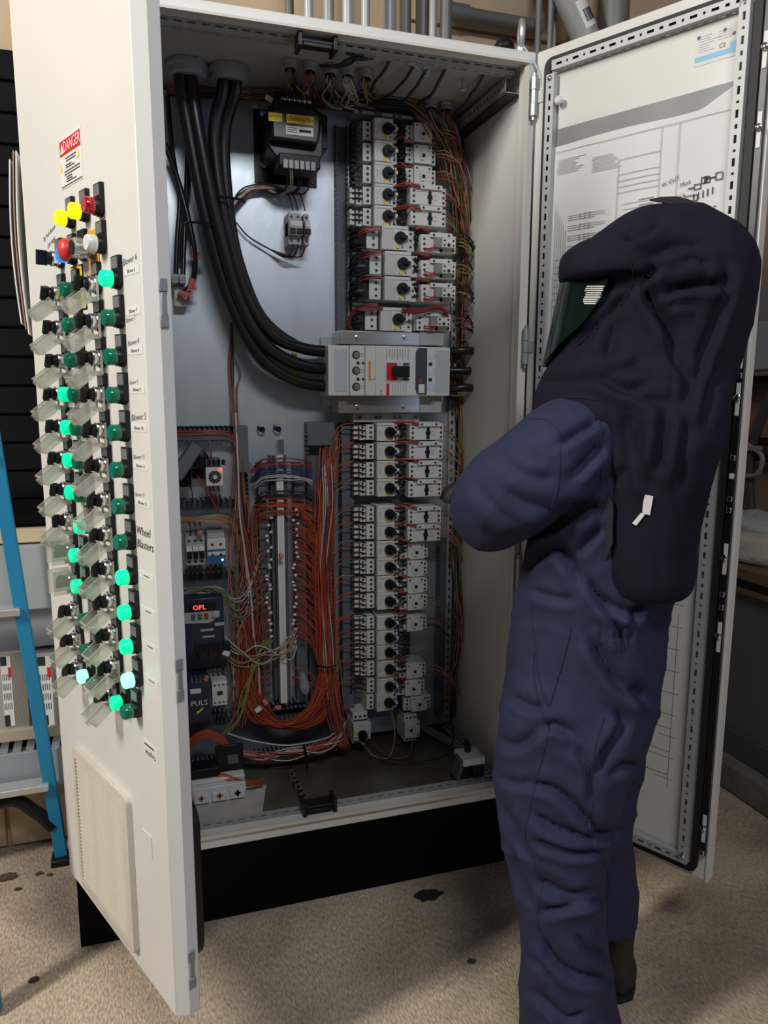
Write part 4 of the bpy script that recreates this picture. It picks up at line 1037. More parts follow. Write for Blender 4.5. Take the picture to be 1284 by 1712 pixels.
# ------------------------------------------------------------------ heavy black cables
c1 = PZ(313, 108, TOP-.033)-V((0, 0, .03)); c2 = PZ(382, 116, TOP-.033)-V((0, 0, .03))
bx0 = P(556, 590, .30).x
def Q(px, py, y): return P(px, py, y)
main = [
 [c1+V((-.018, -.01, .03)), c1+V((-.018, -.01, -.02)), Q(316, 220, .26), Q(345, 370, .27), Q(383, 500, .29), Q(430, 590, .30), Q(490, 635, .31), Q(560, 648, .325)],
 [c1+V((.008, -.012, .03)), c1+V((.008, -.012, -.02)), Q(332, 220, .25), Q(362, 370, .26), Q(398, 500, .28), Q(442, 575, .29), Q(500, 610, .30), Q(560, 618, .325)],
 [c1+V((-.004, .016, .03)), c1+V((-.004, .016, -.02)), Q(322, 240, .29), Q(350, 380, .31), Q(392, 510, .33), Q(436, 600, .34), Q(500, 638, .35), Q(560, 648, .355)],
 [c2+V((-.016, -.01, .03)), c2+V((-.016, -.01, -.02)), Q(358, 230, .27), Q(376, 370, .28), Q(408, 490, .30), Q(455, 560, .31), Q(510, 583, .32), Q(560, 588, .325)],
 [c2+V((.014, -.008, .03)), c2+V((.014, -.008, -.02)), Q(374, 230, .28), Q(384, 370, .29), Q(405, 460, .30), Q(440, 535, .32), Q(500, 580, .335), Q(560, 588, .355)],
 [c2+V((0, .016, .03)), c2+V((0, .016, -.02)), Q(366, 240, .31), Q(372, 380, .33), Q(398, 490, .35), Q(446, 575, .36), Q(500, 608, .36), Q(560, 618, .36)]]
labs = ['nearest heavy black cable from the left hub to the lowest breaker terminal', 'heavy black cable from the left hub to the middle breaker terminal', 'heavy black cable at the back from the left hub to the lowest breaker terminal',
        'nearest heavy black cable from the right hub to the top breaker terminal', 'rightmost heavy black cable from the right hub to the top breaker terminal', 'heavy black cable at the back from the right hub to the middle breaker terminal']
for pts, lb_ in zip(main, labs):
    tag(MB().tube(pts, .0165, 12, sm=8).build('power_cable', CABLE, None, ang=60), lb_, 'cable', 'main incoming cables')
for i, (y0, y1) in enumerate(((588, 586), (620, 622), (650, 655))):
    pts = [Q(750, y0, .32), Q(775, y0-2, .30), Q(795, y0, .31), Q(800, y0+5, .34), Q(785, y1+10, .37), Q(762, y1+8, .38), Q(745, y1+6, .385)]
    if i == 1: pts = [Q(750, 620, .33), Q(780, 620, .32), Q(800, 621, .33), Q(798, 626, .36), Q(775, 628, .385), Q(750, 628, .39)]
    tag(MB().tube(pts, .0125, 10, sm=7).build('power_cable', CABLE, None, ang=60), '%s black cable looping out of the right side of the breaker' % ['top', 'middle', 'lowest'][i], 'cable', 'outgoing breaker cables')
gc = [[Q(280, 160, .33), Q(288, 250, .36), Q(300, 330, .37), Q(296, 400, .365), Q(294, 470, .36)], [Q(316, 190, .37), Q(312, 300, .38), Q(308, 400, .375), Q(306, 462, .36)],
      [Q(276, 240, .35), Q(300, 310, .36), Q(318, 380, .35), Q(326, 430, .35), Q(322, 470, .36), Q(306, 492, .37)], [Q(330, 200, .37), Q(318, 290, .385), Q(306, 380, .39), Q(303, 440, .39)]]
for i, pts in enumerate(gc):
    tag(MB().tube(pts, .0062 if i != 2 else .0075, 8).build('ground_cable', CABLE, None, ang=60), ['leftmost black cable dropping to the ground lugs', 'straight black cable dropping to the right ground lug', 'black cable bound with red tape curving to the ground lugs', 'thin black cable running behind the ground cables'][i], 'cable', 'cables at the ground lugs')
TAPE = mat('faded_red_tape', (.55, .16, .11), .6, var=.25, scale=70)
for i, (p0, p1, lb_) in enumerate((((322, 412), (326, 430), 'upper'), ((322, 466), (318, 482), 'middle'), ((298, 488), (310, 494), 'lowest'))):
    g = MB().tube([Q(*p0, .352), Q(*p1, .352)], .0088, 8, sm=0); a = Q(*p1, .348); g.rbox(a, (.013, .003, .02), Matrix.Rotation(.4, 3, 'Y')).rbox(a+V((.012, 0, .004)), (.008, .003, .018), Matrix.Rotation(-.3, 3, 'Y'))
    tag(g.build('tape_wrap', TAPE, None), '%s wrap of faded red tape on the ground cables' % lb_, 'tape')
for i, (px, py) in enumerate(((491, 595), (492, 625))):
    a = Q(px, py, .398); tag(MB().rbox(a, (.018, .0012, .018), Matrix.Rotation(.2, 3, 'Y')).build('cable_marker', YELLOW, None), '%s yellow number marker on the plate among the heavy cables' % ['upper', 'lower'][i], 'marker')
# black ties across heavy cables
for i, (px, py) in enumerate(((385, 330), (340, 372))):
    a = Q(px, py, .25); tag(MB().tube([a+V((-.045, .03, 0)), a+V((-.03, -.004, -.002)), a+V((.02, -.006, -.004)), a+V((.04, .02, -.005))], .003, 6).build('cable_tie', BLACK, None), '%s black tie round the heavy cables' % ['upper', 'lower'][i], 'cable tie')

# ------------------------------------------------------------------ wiring
def wm(n_, c): return mat('wire_'+n_, c, .42)
WIRES = {'orange': wm('orange', (.44, .072, .018)), 'orange2': wm('orange2', (.27, .042, .015)), 'red': wm('red', (.36, .03, .025)), 'dkred': wm('dkred', (.15, .012, .016)), 'brown': wm('brown', (.22, .085, .035)), 'pink': wm('pink', (.42, .20, .14)),
         'green': wm('green', (.015, .11, .06)), 'yg': wm('yg', (.22, .22, .06)), 'white': wm('white', (.50, .47, .42)), 'blue': wm('blue', (.02, .035, .14)), 'black': wm('black', (.012, .012, .013)), 'grey': wm('grey', (.17, .17, .17)), 'purple': wm('purple', (.09, .04, .13))}
def jit(p, s): return p + V((random.gauss(0, s), random.gauss(0, s*.6), random.gauss(0, s)))
class Bundle:
    def __init__(s): s.d = MB(); s.names = []
    def wire(s, pts, c, r=.0017, n=5, sm=5):
        if c not in s.names: s.names.append(c)
        s.d.tube(pts, r, n, m=s.names.index(c), sm=sm)
    def many(s, k, pts, cols, jt=.006, r=.0017, ymax=YP-.006):
        for _ in range(k):
            off = V((random.gauss(0, jt), random.gauss(0, jt*.6), random.gauss(0, jt*.3)))
            q_ = [jit(p+off, jt*.45) for p in pts]
            for p in q_: p.y = min(p.y, ymax)
            s.wire(q_, random.choice(cols), r*random.uniform(.8, 1.15))
    def done(s, name, label, cat='wires'):
        return tag(s.d.build(name, [WIRES[c] for c in s.names], None, ang=70), label, cat, None, 'stuff')
O3 = ['orange', 'orange', 'orange', 'orange2', 'orange2', 'red']
# orange bundle dropping beside the terminal strip
B = Bundle()
B.many(58, [Q(553, 730, .375), Q(546, 790, .36), Q(543, 850, .345), Q(541, 920, .335), Q(543, 1000, .33), Q(546, 1080, .325), Q(549, 1120, .32), Q(556, 1170, .315), Q(566, 1215, .30), Q(572, 1248, .28)], O3+['purple', 'blue', 'dkred'], .0105)
B.many(34, [Q(546, 800, .35), Q(540, 900, .335), Q(542, 1020, .325), Q(546, 1110, .315), Q(538, 1160, .31), Q(515, 1195, .30), Q(475, 1212, .30), Q(435, 1200, .31), Q(416, 1165, .33), Q(410, 1100, .35), Q(412, 1020, .36)], O3, .010)
B.many(5, [Q(545, 780, .34), Q(548, 850, .325), Q(540, 950, .32), Q(545, 1080, .31), Q(552, 1170, .31)], ['purple', 'blue', 'white'], .008)
B.done('wire_bundle', 'thick bundle of orange control wires falling right of the terminal strip')
B = Bundle()
B.many(40, [Q(414, 880, .37), Q(418, 940, .355), Q(414, 1010, .35), Q(420, 1080, .345), Q(424, 1140, .335), Q(440, 1190, .32), Q(480, 1215, .31), Q(530, 1205, .31), Q(556, 1160, .325)], O3+['brown', 'dkred'], .011)
B.many(14, [Q(405, 860, .36), Q(420, 930, .345), Q(430, 1010, .34), Q(424, 1080, .335), Q(412, 1150, .33), Q(404, 1210, .33)], ['red', 'brown', 'orange2'], .012)
B.done('wire_bundle', 'orange and brown wires hanging left of the terminal strip')
# fans from terminals to the two bundles
B = Bundle()
for i in range(34):
    py = 850+ i*6.4 + (i//4)*2.2
    if py > 1070: py = 1085+(i-30)*16
    a = Q(489, py, .35)
    for k_ in range(2):
        e_ = Q(528+random.uniform(-6, 8), py+22+random.uniform(-6, 14), .335)
        m_ = Q(506, py+2+random.uniform(-3, 3), .325)
        B.wire([a+V((0, 0, .002*k_)), m_, e_, e_+V((.012, 0, -.05))], random.choice(O3), .0016)
B.done('wire_fan', 'orange wires fanning from the right side of the terminal strip')
B = Bundle()
for i in range(30):
    py = 835+i*11
    a = Q(453, py, .35)
    e_ = Q(428+random.uniform(-8, 6), py+random.uniform(-10, 24), .345); m_ = Q(441, py+random.uniform(-4, 6), .33)
    B.wire([a, m_, e_, e_+V((-.012, 0, -.05))], random.choice(['dkred', 'red', 'orange2', 'brown', 'black']), .0016)
B.done('wire_fan', 'dark red wires fanning from the left side of the terminal strip')
g = MB()
for i in range(52):
    s_ = i % 2; py = 850+ (i//2)*9.2+random.uniform(-3, 3); q_ = Q(494 if s_ == 0 else 450, py, .335); g.rbox(q_+V((random.uniform(-.008, .008), 0, 0)), (.008, .005, .006), Matrix.Rotation(random.uniform(-.6, .6), 3, 'Y'))
tag(g.build('wire_sleeves', PAPER, None), 'small white wire number sleeves along both sides of the terminal strip', 'wire sleeves', None, 'stuff')
# coloured jumpers crossing the head of the strip
B = Bundle()
for py, c in ((768, 'dkred'), (771, 'dkred'), (775, 'red'), (781, 'blue'), (785, 'blue'), (788, 'blue'), (791, 'blue'), (797, 'white'), (800, 'white'), (822, 'black'), (826, 'black'), (829, 'black'), (836, 'red'), (842, 'orange'), (845, 'orange'), (848, 'orange'), (853, 'orange'), (860, 'brown')):
    for k_ in range(2):
        j_ = random.uniform(-3, 3)
        B.wire([Q(426, py+14+j_, .36), Q(438, py+3+j_, .34), Q(455, py+j_, .325), Q(470, py-1+j_, .332), Q(488, py+j_, .33), Q(508, py+2, .34), Q(522, py+8+j_, .35)] if py > 790 or k_ else [Q(418, py+20, .37), Q(436, py+4+j_, .34), Q(455, py+j_, .345)], c, .0018)
B.done('jumper_wires', 'red, blue, white and black wires crossing the head of the terminal strip')
# mixed vertical run at left
B = Bundle()
B.many(7, [Q(388, 540, .398), Q(387, 620, .395), Q(391, 690, .385), Q(397, 760, .365), Q(406, 840, .35), Q(415, 920, .345)], ['black', 'grey', 'black', 'brown'], .004, .0018)
B.wire([Q(385, 560, .395), Q(382, 610, .395), Q(386, 660, .39), Q(387, 720, .385)], 'red'); B.wire([Q(393, 600, .395), Q(402, 625, .385), Q(396, 650, .385), Q(396, 720, .375)], 'dkred', .002); B.wire([Q(395, 650, .39), Q(398, 700, .38), Q(404, 780, .36), Q(416, 860, .35)], 'orange', .002)
B.wire([Q(394, 690, .37), Q(398, 780, .345), Q(401, 860, .34), Q(409, 920, .335), Q(420, 1000, .33), Q(424, 1060, .325), Q(432, 1110, .325), Q(435, 1180, .33)], 'white', .0032)
B.done('wire_run', 'thin dark wire run dropping down the plate left of the breaker')
B = Bundle()
for k_ in range(22):
    x_ = random.uniform(390, 432); B.wire([jit(Q(x_, random.uniform(740, 880), .36), .006), jit(Q(x_+random.uniform(-15, 15), 940, .345), .008), jit(Q(x_+random.uniform(-22, 22), 1010, .34), .008), jit(Q(x_+random.uniform(-15, 15), 1080, .335), .008), jit(Q(x_+random.uniform(-10, 10), 1170, .34), .006)], random.choice(['brown', 'pink', 'green', 'yg', 'grey', 'dkred', 'white', 'brown']), .0017)
for k_ in range(9):
    B.wire([jit(Q(430+3*k_, 920+8*k_, .34), .004), jit(Q(415, 980+6*k_, .33), .006), jit(Q(395, 1000+4*k_, .335), .006), jit(Q(360, 985+random.uniform(-6, 6), .345), .004), Q(300, 990+random.uniform(-8, 8), .35)], random.choice(['green', 'yg', 'white', 'grey', 'brown']), .0019)
for k_ in range(7):
    B.wire([Q(372, 1060+6*k_, .33), jit(Q(400, 1085+5*k_, .32), .006), jit(Q(440, 1100+random.uniform(-20, 25), .31), .01), jit(Q(478, 1080+random.uniform(-20, 20), .315), .008), jit(Q(496, 1052+random.uniform(-10, 30), .33), .005)], random.choice(['yg', 'white', 'brown', 'pink', 'orange2']), .0018)
for k_ in range(5):
    B.wire([Q(440+4*k_, 1070, .32), jit(Q(425, 1110, .315), .006), jit(Q(412, 1160, .31), .006), jit(Q(395, 1205, .315), .006), Q(372, 1228, .33)], 'yg', .0022)
B.done('loose_wires', 'tangle of brown, green and yellow wires between drive and terminal strip')
B = Bundle()
for py, k_, cs in ((726, 8, ['dkred', 'red', 'pink', 'grey']), (868, 16, ['brown', 'yg', 'orange2', 'red', 'yg']), (988, 6, ['white', 'yg', 'grey'])):
    for _ in range(k_):
        z_ = random.uniform(-6, 6); B.wire([Q(294, py+z_, .365), Q(330, py+z_+random.uniform(-2, 2), .352), Q(365, py+z_+random.uniform(-3, 3), .35), Q(390, py+8+z_, .355), Q(404, py+40+random.uniform(0, 25), .36)], random.choice(cs), .0018)
B.done('wire_run', 'red and brown wires lying in the horizontal ducts of the left corner')
B = Bundle()
for px0, py0, px1, py1, c in ((350, 735, 352, 782, 'dkred'), (350, 812, 352, 842, 'black'), (356, 812, 358, 845, 'dkred'), (364, 812, 368, 845, 'black'), (318, 812, 322, 840, 'black'), (316, 872, 318, 900, 'black'), (325, 872, 327, 900, 'black'), (334, 872, 334, 900, 'black'), (316, 944, 318, 968, 'black'), (325, 944, 324, 968, 'black'), (334, 944, 332, 968, 'black'), (350, 942, 352, 966, 'dkred'), (360, 942, 361, 966, 'black'), (370, 942, 369, 966, 'black'), (358, 1178, 362, 1212, 'black'), (366, 1178, 368, 1212, 'black'), (374, 1178, 374, 1212, 'black'), (326, 1122, 324, 1144, 'black'), (338, 1122, 336, 1144, 'black'), (328, 1088, 332, 1104, 'black'), (345, 1088, 350, 1104, 'dkred'), (330, 795, 368, 862, 'red')):
    B.wire([Q(px0, py0, .35), Q((px0+px1)/2+1.5, (py0+py1)/2, .335), Q(px1, py1, .355)], c, .0022)
B.done('device_leads', 'short black and red leads on the small devices in the left corner')
# bottom arcs
B = Bundle()
for k_ in range(16):
    a = random.uniform(0, 16); B.wire([Q(305, 1262+random.uniform(-10, 10), .30), Q(318, 1232+a, .28), Q(345, 1218+a, .27), Q(372, 1228+a*1.1, .26), Q(386, 1250+a*.6, .26), Q(388, 1275, .27)], random.choice(['red', 'orange', 'red', 'brown', 'orange2']), .002)
B.done('wire_loops', 'red wire loops arching behind the black-lidded device on the cabinet floor')
B = Bundle()
for k_ in range(26):
    B.wire([Q(395, 1258+random.uniform(-8, 8), .30), jit(Q(440, 1262, .28), .008), jit(Q(490, 1258, .27), .008), jit(Q(530, 1250, .27), .008), jit(Q(562, 1240, .28), .008), Q(578, 1215+random.uniform(-10, 20), .30)], random.choice(O3+['dkred', 'white']), .0019)
for k_ in range(6): B.wire([Q(330, 1290, .23), jit(Q(380, 1302, .20), .004), jit(Q(420, 1308, .19), .004), Q(440, 1300+3*k_, .22)], 'orange', .0019)
B.wire([Q(380, 1226, .30), Q(420, 1238, .27), Q(480, 1246, .265), Q(540, 1236, .27), Q(560, 1225, .29)], 'white', .0026)
B.done('wire_run', 'orange wires running along the bottom duct of the cabinet')
# right vertical run
B = Bundle()
R4 = ['orange2', 'brown', 'pink', 'green', 'brown', 'pink', 'yg', 'black', 'brown', 'pink']
B.many(62, [Q(716, 190, .30), Q(736, 212, .30), Q(752, 250, .32), Q(764, 300, .33), Q(772, 360, .345), Q(776, 430, .36), Q(778, 520, .37), Q(780, 600, .375), Q(779, 700, .38)], R4, .0145)
B.many(26, [Q(776, 640, .37), Q(776, 720, .365), Q(772, 800, .36), Q(766, 880, .36), Q(760, 940, .37)], R4+['pink', 'yg'], .010)
B.many(10, [Q(760, 900, .36), Q(766, 980, .355), Q(768, 1040, .355), Q(762, 1100, .36), Q(752, 1180, .375)], ['green', 'green', 'brown', 'pink'], .008)
for i, y in enumerate((223, 259, 294, 330, 365, 407, 450, 490, 540, 722, 754, 786, 816, 862, 892, 1006, 1041, 1120)):
    for k_ in range(3):
        x_ = 733 if i not in (15, 16, 17) else 718
        if 4 < i < 9: x_ = 762
        B.wire([Q(x_-3, y-6+5*k_, .315), Q(x_+14, y-6+6*k_, .29), jit(Q(x_+34, y+12+4*k_, .31), .006), jit(Q(774, y+46, .35), .005), Q(776, y+70, .365)], random.choice(['pink', 'brown', 'orange2', 'yg', 'black', 'pink']), .0017)
for k_ in range(10):
    y = random.uniform(400, 560); B.wire([Q(764, y, .31), jit(Q(778, y-12, .29), .004), jit(Q(792, y+5, .31), .005), jit(Q(790, y+30, .34), .005), Q(772, y+36, .36)], 'black', .0024)
B.done('wire_bundle', 'brown, pink and green wires running down right of the contactors')
B = Bundle()
B.wire([Q(770, 895, .34), Q(768, 960, .33), Q(774, 1030, .34), Q(770, 1090, .35)], 'green', .004); B.wire([Q(764, 900, .34), Q(760, 980, .34), Q(758, 1060, .35), Q(756, 1120, .36)], 'green', .003)
B.wire([Q(764, 905, .32), Q(772, 980, .31), Q(774, 1060, .31), Q(762, 1130, .32), Q(738, 1168, .33)], 'brown', .002); B.wire([Q(716, 1120, .32), Q(745, 1128, .31), Q(762, 1110, .32), Q(768, 1040, .33)], 'pink', .002)
B.wire([Q(610, 1240, .31), Q(640, 1262, .22), Q(680, 1272, .2), Q(740, 1265, .2), Q(758, 1232, .26), Q(752, 1195, .33)], 'black', .0026)
B.wire([Q(605, 1238, .31), Q(622, 1262, .26), Q(650, 1266, .25), Q(660, 1230, .28), Q(655, 1190, .31)], 'yg', .002); B.wire([Q(690, 1240, .31), Q(684, 1262, .27), Q(660, 1268, .26), Q(640, 1262, .28)], 'brown', .002)
B.done('earth_wires', 'green earth wires and loops in the lower right corner')
# black loops left of the starters, mass between starters and contactors, red links
B = Bundle()
rows = [217, 253, 290, 326, 362, 398, 441, 483, 534, 722, 754, 785, 815, 859, 888, 918, 946, 976, 1004, 1040, 1065, 1089, 1117, 1146]
for y in rows:
    xs = 593 if y < 700 else 594
    big_ = 380 < y < 560; x1_ = 618 if big_ else 612
    for k_ in range(3):
        yy = y-10+9*k_
        B.wire([Q(x1_, yy, .33), Q(xs+4, yy-3, .325), Q(xs-7, yy+1, .34), Q(xs-6, yy+9, .37), Q(xs+2, yy+11, .39)], 'black', .0026 if y < 600 else .0021)
    if big_:
        for k_ in range(5): B.wire([Q(618, y-14+7*k_, .33), jit(Q(600, y-16+8*k_, .325), .002), Q(588, y-8+7*k_, .36), Q(584, y+6+3*k_, .39)], 'black', .0036)
B.done('starter_leads', 'short black supply leads looping into the left side of the starters')
B = Bundle()
for y in rows:
    big_ = 380 < y < 560
    xa, xb = (692, 706) if big_ else (661, 684)
    for k_ in range(4 if y < 900 else 3):
        yy = y-11+7*k_
        B.wire([Q(xa, yy, .325), jit(Q((xa+xb)/2-3, yy+3, .315), .003), jit(Q((xa+xb)/2+3, yy+1, .32), .003), Q(xb, yy+random.uniform(-3, 4), .34)], 'black', .0038)
B.done('motor_leads', 'black motor leads packed between starters and contactors')
B = Bundle()
for i, (y, x0_, x1_) in enumerate(((325, 661, 702), (362, 661, 702), (248, 661, 682), (292, 661, 682), (398, 695, 712), (441, 695, 712), (483, 695, 712), (722, 660, 700), (753, 660, 700), (784, 660, 700), (815, 660, 698), (862, 660, 696), (892, 660, 696), (918, 658, 680), (948, 658, 680), (978, 658, 678), (1004, 658, 676), (1040, 658, 676), (1118, 658, 674), (1148, 658, 674))):
    for k_ in range(3 if x1_-x0_ > 30 else 2): B.wire([Q(x0_, y-16+k_*1.5, .30), jit(Q((x0_+x1_)/2, y-19+2*k_, .285), .003), Q(x1_-4, y-15+1.5*k_, .283), Q(x1_+6, y-14+1.5*k_, .286)], 'red' if k_ else 'orange', .0015)
for y, x0_ in ((383, 590), (424, 592), (463, 592), (510, 585)):
    for k_ in range(4): B.wire([Q(x0_, y+24+2*k_, .38), Q(x0_+6, y+8+2*k_, .34), jit(Q(x0_+20, y-2+2*k_, .31), .003), Q(x0_+46, y-3+1.5*k_, .295)], 'dkred' if k_ < 2 else 'red', .0022)
for y in (407, 450, 490, 538):
    for k_ in range(3): B.wire([Q(700, y+3*k_, .32), jit(Q(712, y+6+3*k_, .285), .002), Q(722, y+7+2*k_, .28), Q(728, y+4+3*k_, .275)], 'red', .0016)
for k_ in range(4): B.wire([Q(672, 516+2*k_, .29), Q(700, 518+2*k_, .27), Q(730, 512+k_, .265), Q(744, 518+2*k_, .27), Q(752, 536, .28)], 'dkred' if k_ % 2 else 'red', .002)
for k_ in range(4): B.wire([Q(590+k_, 560, .31), Q(582+k_, 540, .315), Q(590+k_, 520, .31), Q(610, 513+2*k_, .30), Q(640, 513+k_, .295)], 'dkred', .0026)
B.done('link_wires', 'red link wires jumping between starters and contactors')
B = Bundle()
for i, y in enumerate(rows[9:]):
    for k_ in range(2): B.wire([Q(598, y-12+9*k_, .335), Q(585, y-14+8*k_, .33), Q(568, y-8+8*k_+random.uniform(-3, 3), .335), Q(556, y+12+8*k_, .345), Q(550, y+40, .35)], random.choice(['orange', 'red', 'orange2', 'pink', 'grey']), .0017)
B.done('feed_wires', 'single orange and red wires crossing from the starters to the bundle')
# roof wiring
B = Bundle()
for k_ in range(34):
    a = random.uniform(-8, 10); B.wire([Q(278, 152+a, .36), jit(Q(330, 153+a, .355), .004), jit(Q(390, 156+a, .35), .004), jit(Q(430, 158+a*.7, .345), .004), Q(470, 152+a*.4, .33)], random.choice(['brown', 'pink', 'dkred', 'brown', 'orange2', 'green', 'grey', 'black']), .002)
for k_ in range(20):
    a = random.uniform(-6, 8); B.wire([Q(500, 158+a, .33), jit(Q(540, 162+a, .325), .004), jit(Q(580, 160+a, .315), .004), jit(Q(630, 150+a, .30), .005), jit(Q(680, 160+a, .30), .005), jit(Q(712, 185+a, .30), .005), Q(730, 208+a, .31)], random.choice(['orange2', 'brown', 'green', 'yg', 'black', 'black']), .0021)
B.many(16, [Q(455, 158, .34), Q(500, 164, .335), Q(560, 168, .33), Q(640, 172, .325), Q(700, 180, .32)], ['black', 'black', 'blue'], .006, .0026)
B.done('wire_run', 'brown and green wires slung along the back under the roof')
B = Bundle()
cols_ = [['brown', 'yg', 'black', 'black'], ['orange2', 'brown', 'black', 'orange2'], ['grey', 'black', 'white'], ['white', 'white', 'white'], ['yg', 'pink', 'black'], ['black', 'grey'], ['brown', 'orange2', 'pink']]
for i, (px, py) in enumerate(hubs):
    c_ = PZ(px, py, TOP-.033)-V((0, 0, .017))
    for k_ in range(9):
        e_ = Q(px+random.uniform(-12, 26) if i < 5 else px+random.uniform(-5, 30), 172+random.uniform(-6, 10), .325) if i < 5 else Q(750+random.uniform(-10, 12), 240+random.uniform(-15, 20), .33)
        B.wire([c_+V((random.gauss(0, .004), random.gauss(0, .004), .012)), c_+V((random.gauss(0, .006), random.gauss(0, .006), -.02)), (c_*.45+e_*.55)+V((random.gauss(0, .012), random.gauss(0, .01), -.012)), e_, e_+V((.03, .01, .0))], random.choice(cols_[i]), .0021)
B.done('entry_wires', 'wires dropping out of the row of small roof hubs')
# transformer and fuse wires
B = Bundle()
for k_, (c, px) in enumerate((('blue', 479), ('white', 485), ('white', 488), ('blue', 498), ('blue', 502), ('dkred', 517))):
    B.wire([Q(px, 284, .27), Q(px+1, 300, .29), Q(px-2, 316, .34), Q(px-20, 325, .37), Q(440, 318-2*k_, .385), Q(405, 322+3*k_, .385), Q(389, 340+4*k_, .385), Q(387, 372, .39)], c if c != 'blue' else 'black', .0024)
for k_ in range(4): B.wire([Q(472, 318, .38), Q(440, 309+2.5*k_, .38), Q(410, 313+4*k_, .385), Q(392, 333+5*k_, .388), Q(388, 372, .39)], ['black', 'pink', 'white', 'dkred'][k_], .0024)
for k_, px in enumerate((490, 498, 510)):
    B.wire([Q(px-10, 322, .37), Q(px-4, 335, .35), Q(px, 352, .34)], ['black', 'black', 'dkred'][k_], .0022)
    B.wire([Q(px, 408, .345), Q(px-2, 420, .35), Q(px-14, 430, .37), Q(450, 416, .388), Q(415, 395, .392), Q(395, 372, .392)], ['black', 'black', 'dkred'][k_], .0022)
B.done('transformer_leads', 'black, white and red leads curling between transformer and fuse holder')
# wire nuts
WN = mat('salmon_nut', (.58, .17, .12), .5)
for i, (px, py, dx, dy) in enumerate(((337, 888, -6, 6), (467, 925, 6, 8), (440, 1170, 6, 8), (460, 1183, 10, 0), (446, 1205, 8, 4), (347, 1130, -4, 8))):
    a = Q(px, py, .31); b2 = Q(px+dx, py+dy, .305)
    tag(MB().cyl(a, b2, .006, .0075, 10).build('wire_nut', WN, None), ['salmon wire nut above the fuse block', 'salmon wire nut lying on the white marker rail', 'upper salmon wire nut at the foot of the terminal strip', 'orange wire nut at the foot of the terminal strip', 'lowest salmon wire nut below the terminal strip', 'salmon wire nut above the dark blue power supply'][i], 'wire nut', 'wire nuts')
for i, (px, py, lab) in enumerate(((515, 155, 'white folded tag hanging among the roof wires'), (378, 1092, 'white wire tag beside the drive'), (432, 1186, 'white wire tag at the foot of the terminal strip'), (450, 165, 'white tag left of the transformer terminals'))):
    a = Q(px, py, .29); tag(MB().rbox(a, (.020, .002, .014), Matrix.Rotation(.5 if i != 2 else -.6, 3, 'Y')).build('wire_tag', PAPER, None), lab, 'tag')
# clear plastic bag on the terminal strip foot, ties
a = Q(505, 1140, .33)
tag(MB().lathe([(.008, 0), (.012, .02), (.016, .045), (.012, .062), (.004, .07)], a+V((0, 0, .03)), (.15, -.1, -1), n=9).build('plastic_bag', mat('crinkled_clear', (.42, .44, .46), .2, alpha=.55, bump=.8, bscale=120), None, smooth=False), 'small crinkled clear plastic bag hung right of the terminal strip', 'bag')
for i, (pts, lab) in enumerate((([(533, 1113), (548, 1116), (562, 1112)], 'black tie round the orange bundle'), ([(508, 1245), (512, 1265), (514, 1285)], 'black tie on the bottom wire run'))):
    tag(MB().tube([Q(px, py, .285 if i == 0 else .255) for px, py in pts], .0035, 6).build('cable_tie', BLACK, None), lab, 'cable tie')
# tie cords from the front rail to the wiring under the roof
for i, (p0, p1) in enumerate((((653, 88), (608, 130)), ((700, 100), (636, 148)), ((712, 118), (668, 160)), ((752, 104), (700, 168)), ((818, 108), (762, 190)), ((600, 86), (535, 110)), ((612, 80), (560, 112)))):
    a = P(*p0, .05); b2 = PZ(*p1, TOP-.05) if i > 4 else P(*p1, .30); b2.z = min(b2.z, TOP-.045)
    pts = [a.lerp(b2, t_/6)+V((random.gauss(0, .002), 0, -.012*math.sin(math.pi*t_/6))) for t_ in range(7)]
    tag(MB().tube(pts, .0042, 6).build('tie_cord', mat('tie_cord_dark', (.03, .03, .035), .6) if i != 4 else mat('tie_cord_blue', (.035, .05, .12), .6), None), 'dark tie cord under the roof, %s from the left' % ['third', 'fourth', 'fifth', 'sixth', 'last', 'first', 'second'][i], 'cord', 'tie cords under the roof')
tg = MB()
for k_ in range(8):
    a = P(596+random.uniform(-8, 14), 84+random.uniform(-6, 12), .045); tg.tube([a, a+V((random.uniform(-.03, .03), .01, random.uniform(-.02, .012))), a+V((random.uniform(-.05, .05), .015, random.uniform(-.01, .02)))], .004, 5)
tag(tg.build('cord_knot', mat('tie_cord_dark', (.03,)*3, .6), None), 'knotted black cord at the middle of the top rail', 'cord')
tw = MB()
TWM = mat('pale_twine', (.45, .55, .62), .6)
tw.tube([P(655, 90, .045), P(690, 108, .06), P(712, 122, .07), P(718, 124, .07)], .0025, 5).tube([P(708, 112, .06), P(716, 126, .07), P(706, 122, .07), P(714, 104, .06), P(724, 98, .05)], .003, 5)
tag(tw.build('twine', TWM, None), 'pale blue twine knotted under the roof', 'twine')
tag(MB().tube([V((CW-.028, .02, TOP+.02)), V((CW-.012, -.004, TOP-.02)), V((CW+.004, -.018, TOP-.06)), V((CW+.006, -.02, TOP-.085))], .0022, 5).build('twine', TWM, None), 'pale blue twine tied from the eye bolt to the hinge', 'twine')
tag(MB().tube([P(816, 108, .05), P(822, 113, .055), P(834, 112, .06), P(846, 118, .07)], .0025, 5).build('twine', mat('blue_twine', (.06, .10, .2), .6), None), 'blue twine end under the right of the roof', 'twine')
c_ = PZ(775, 133, TOP-.033); tag(MB().lathe([(.006, 0), (.006, .022), (.009, .024), (.009, .028)], (c_.x, c_.y, TOP-.031), (0,0,-1), n=12).build('roof_stud', DEV2, None), 'pale stud hanging from the roof at the right', 'stud')

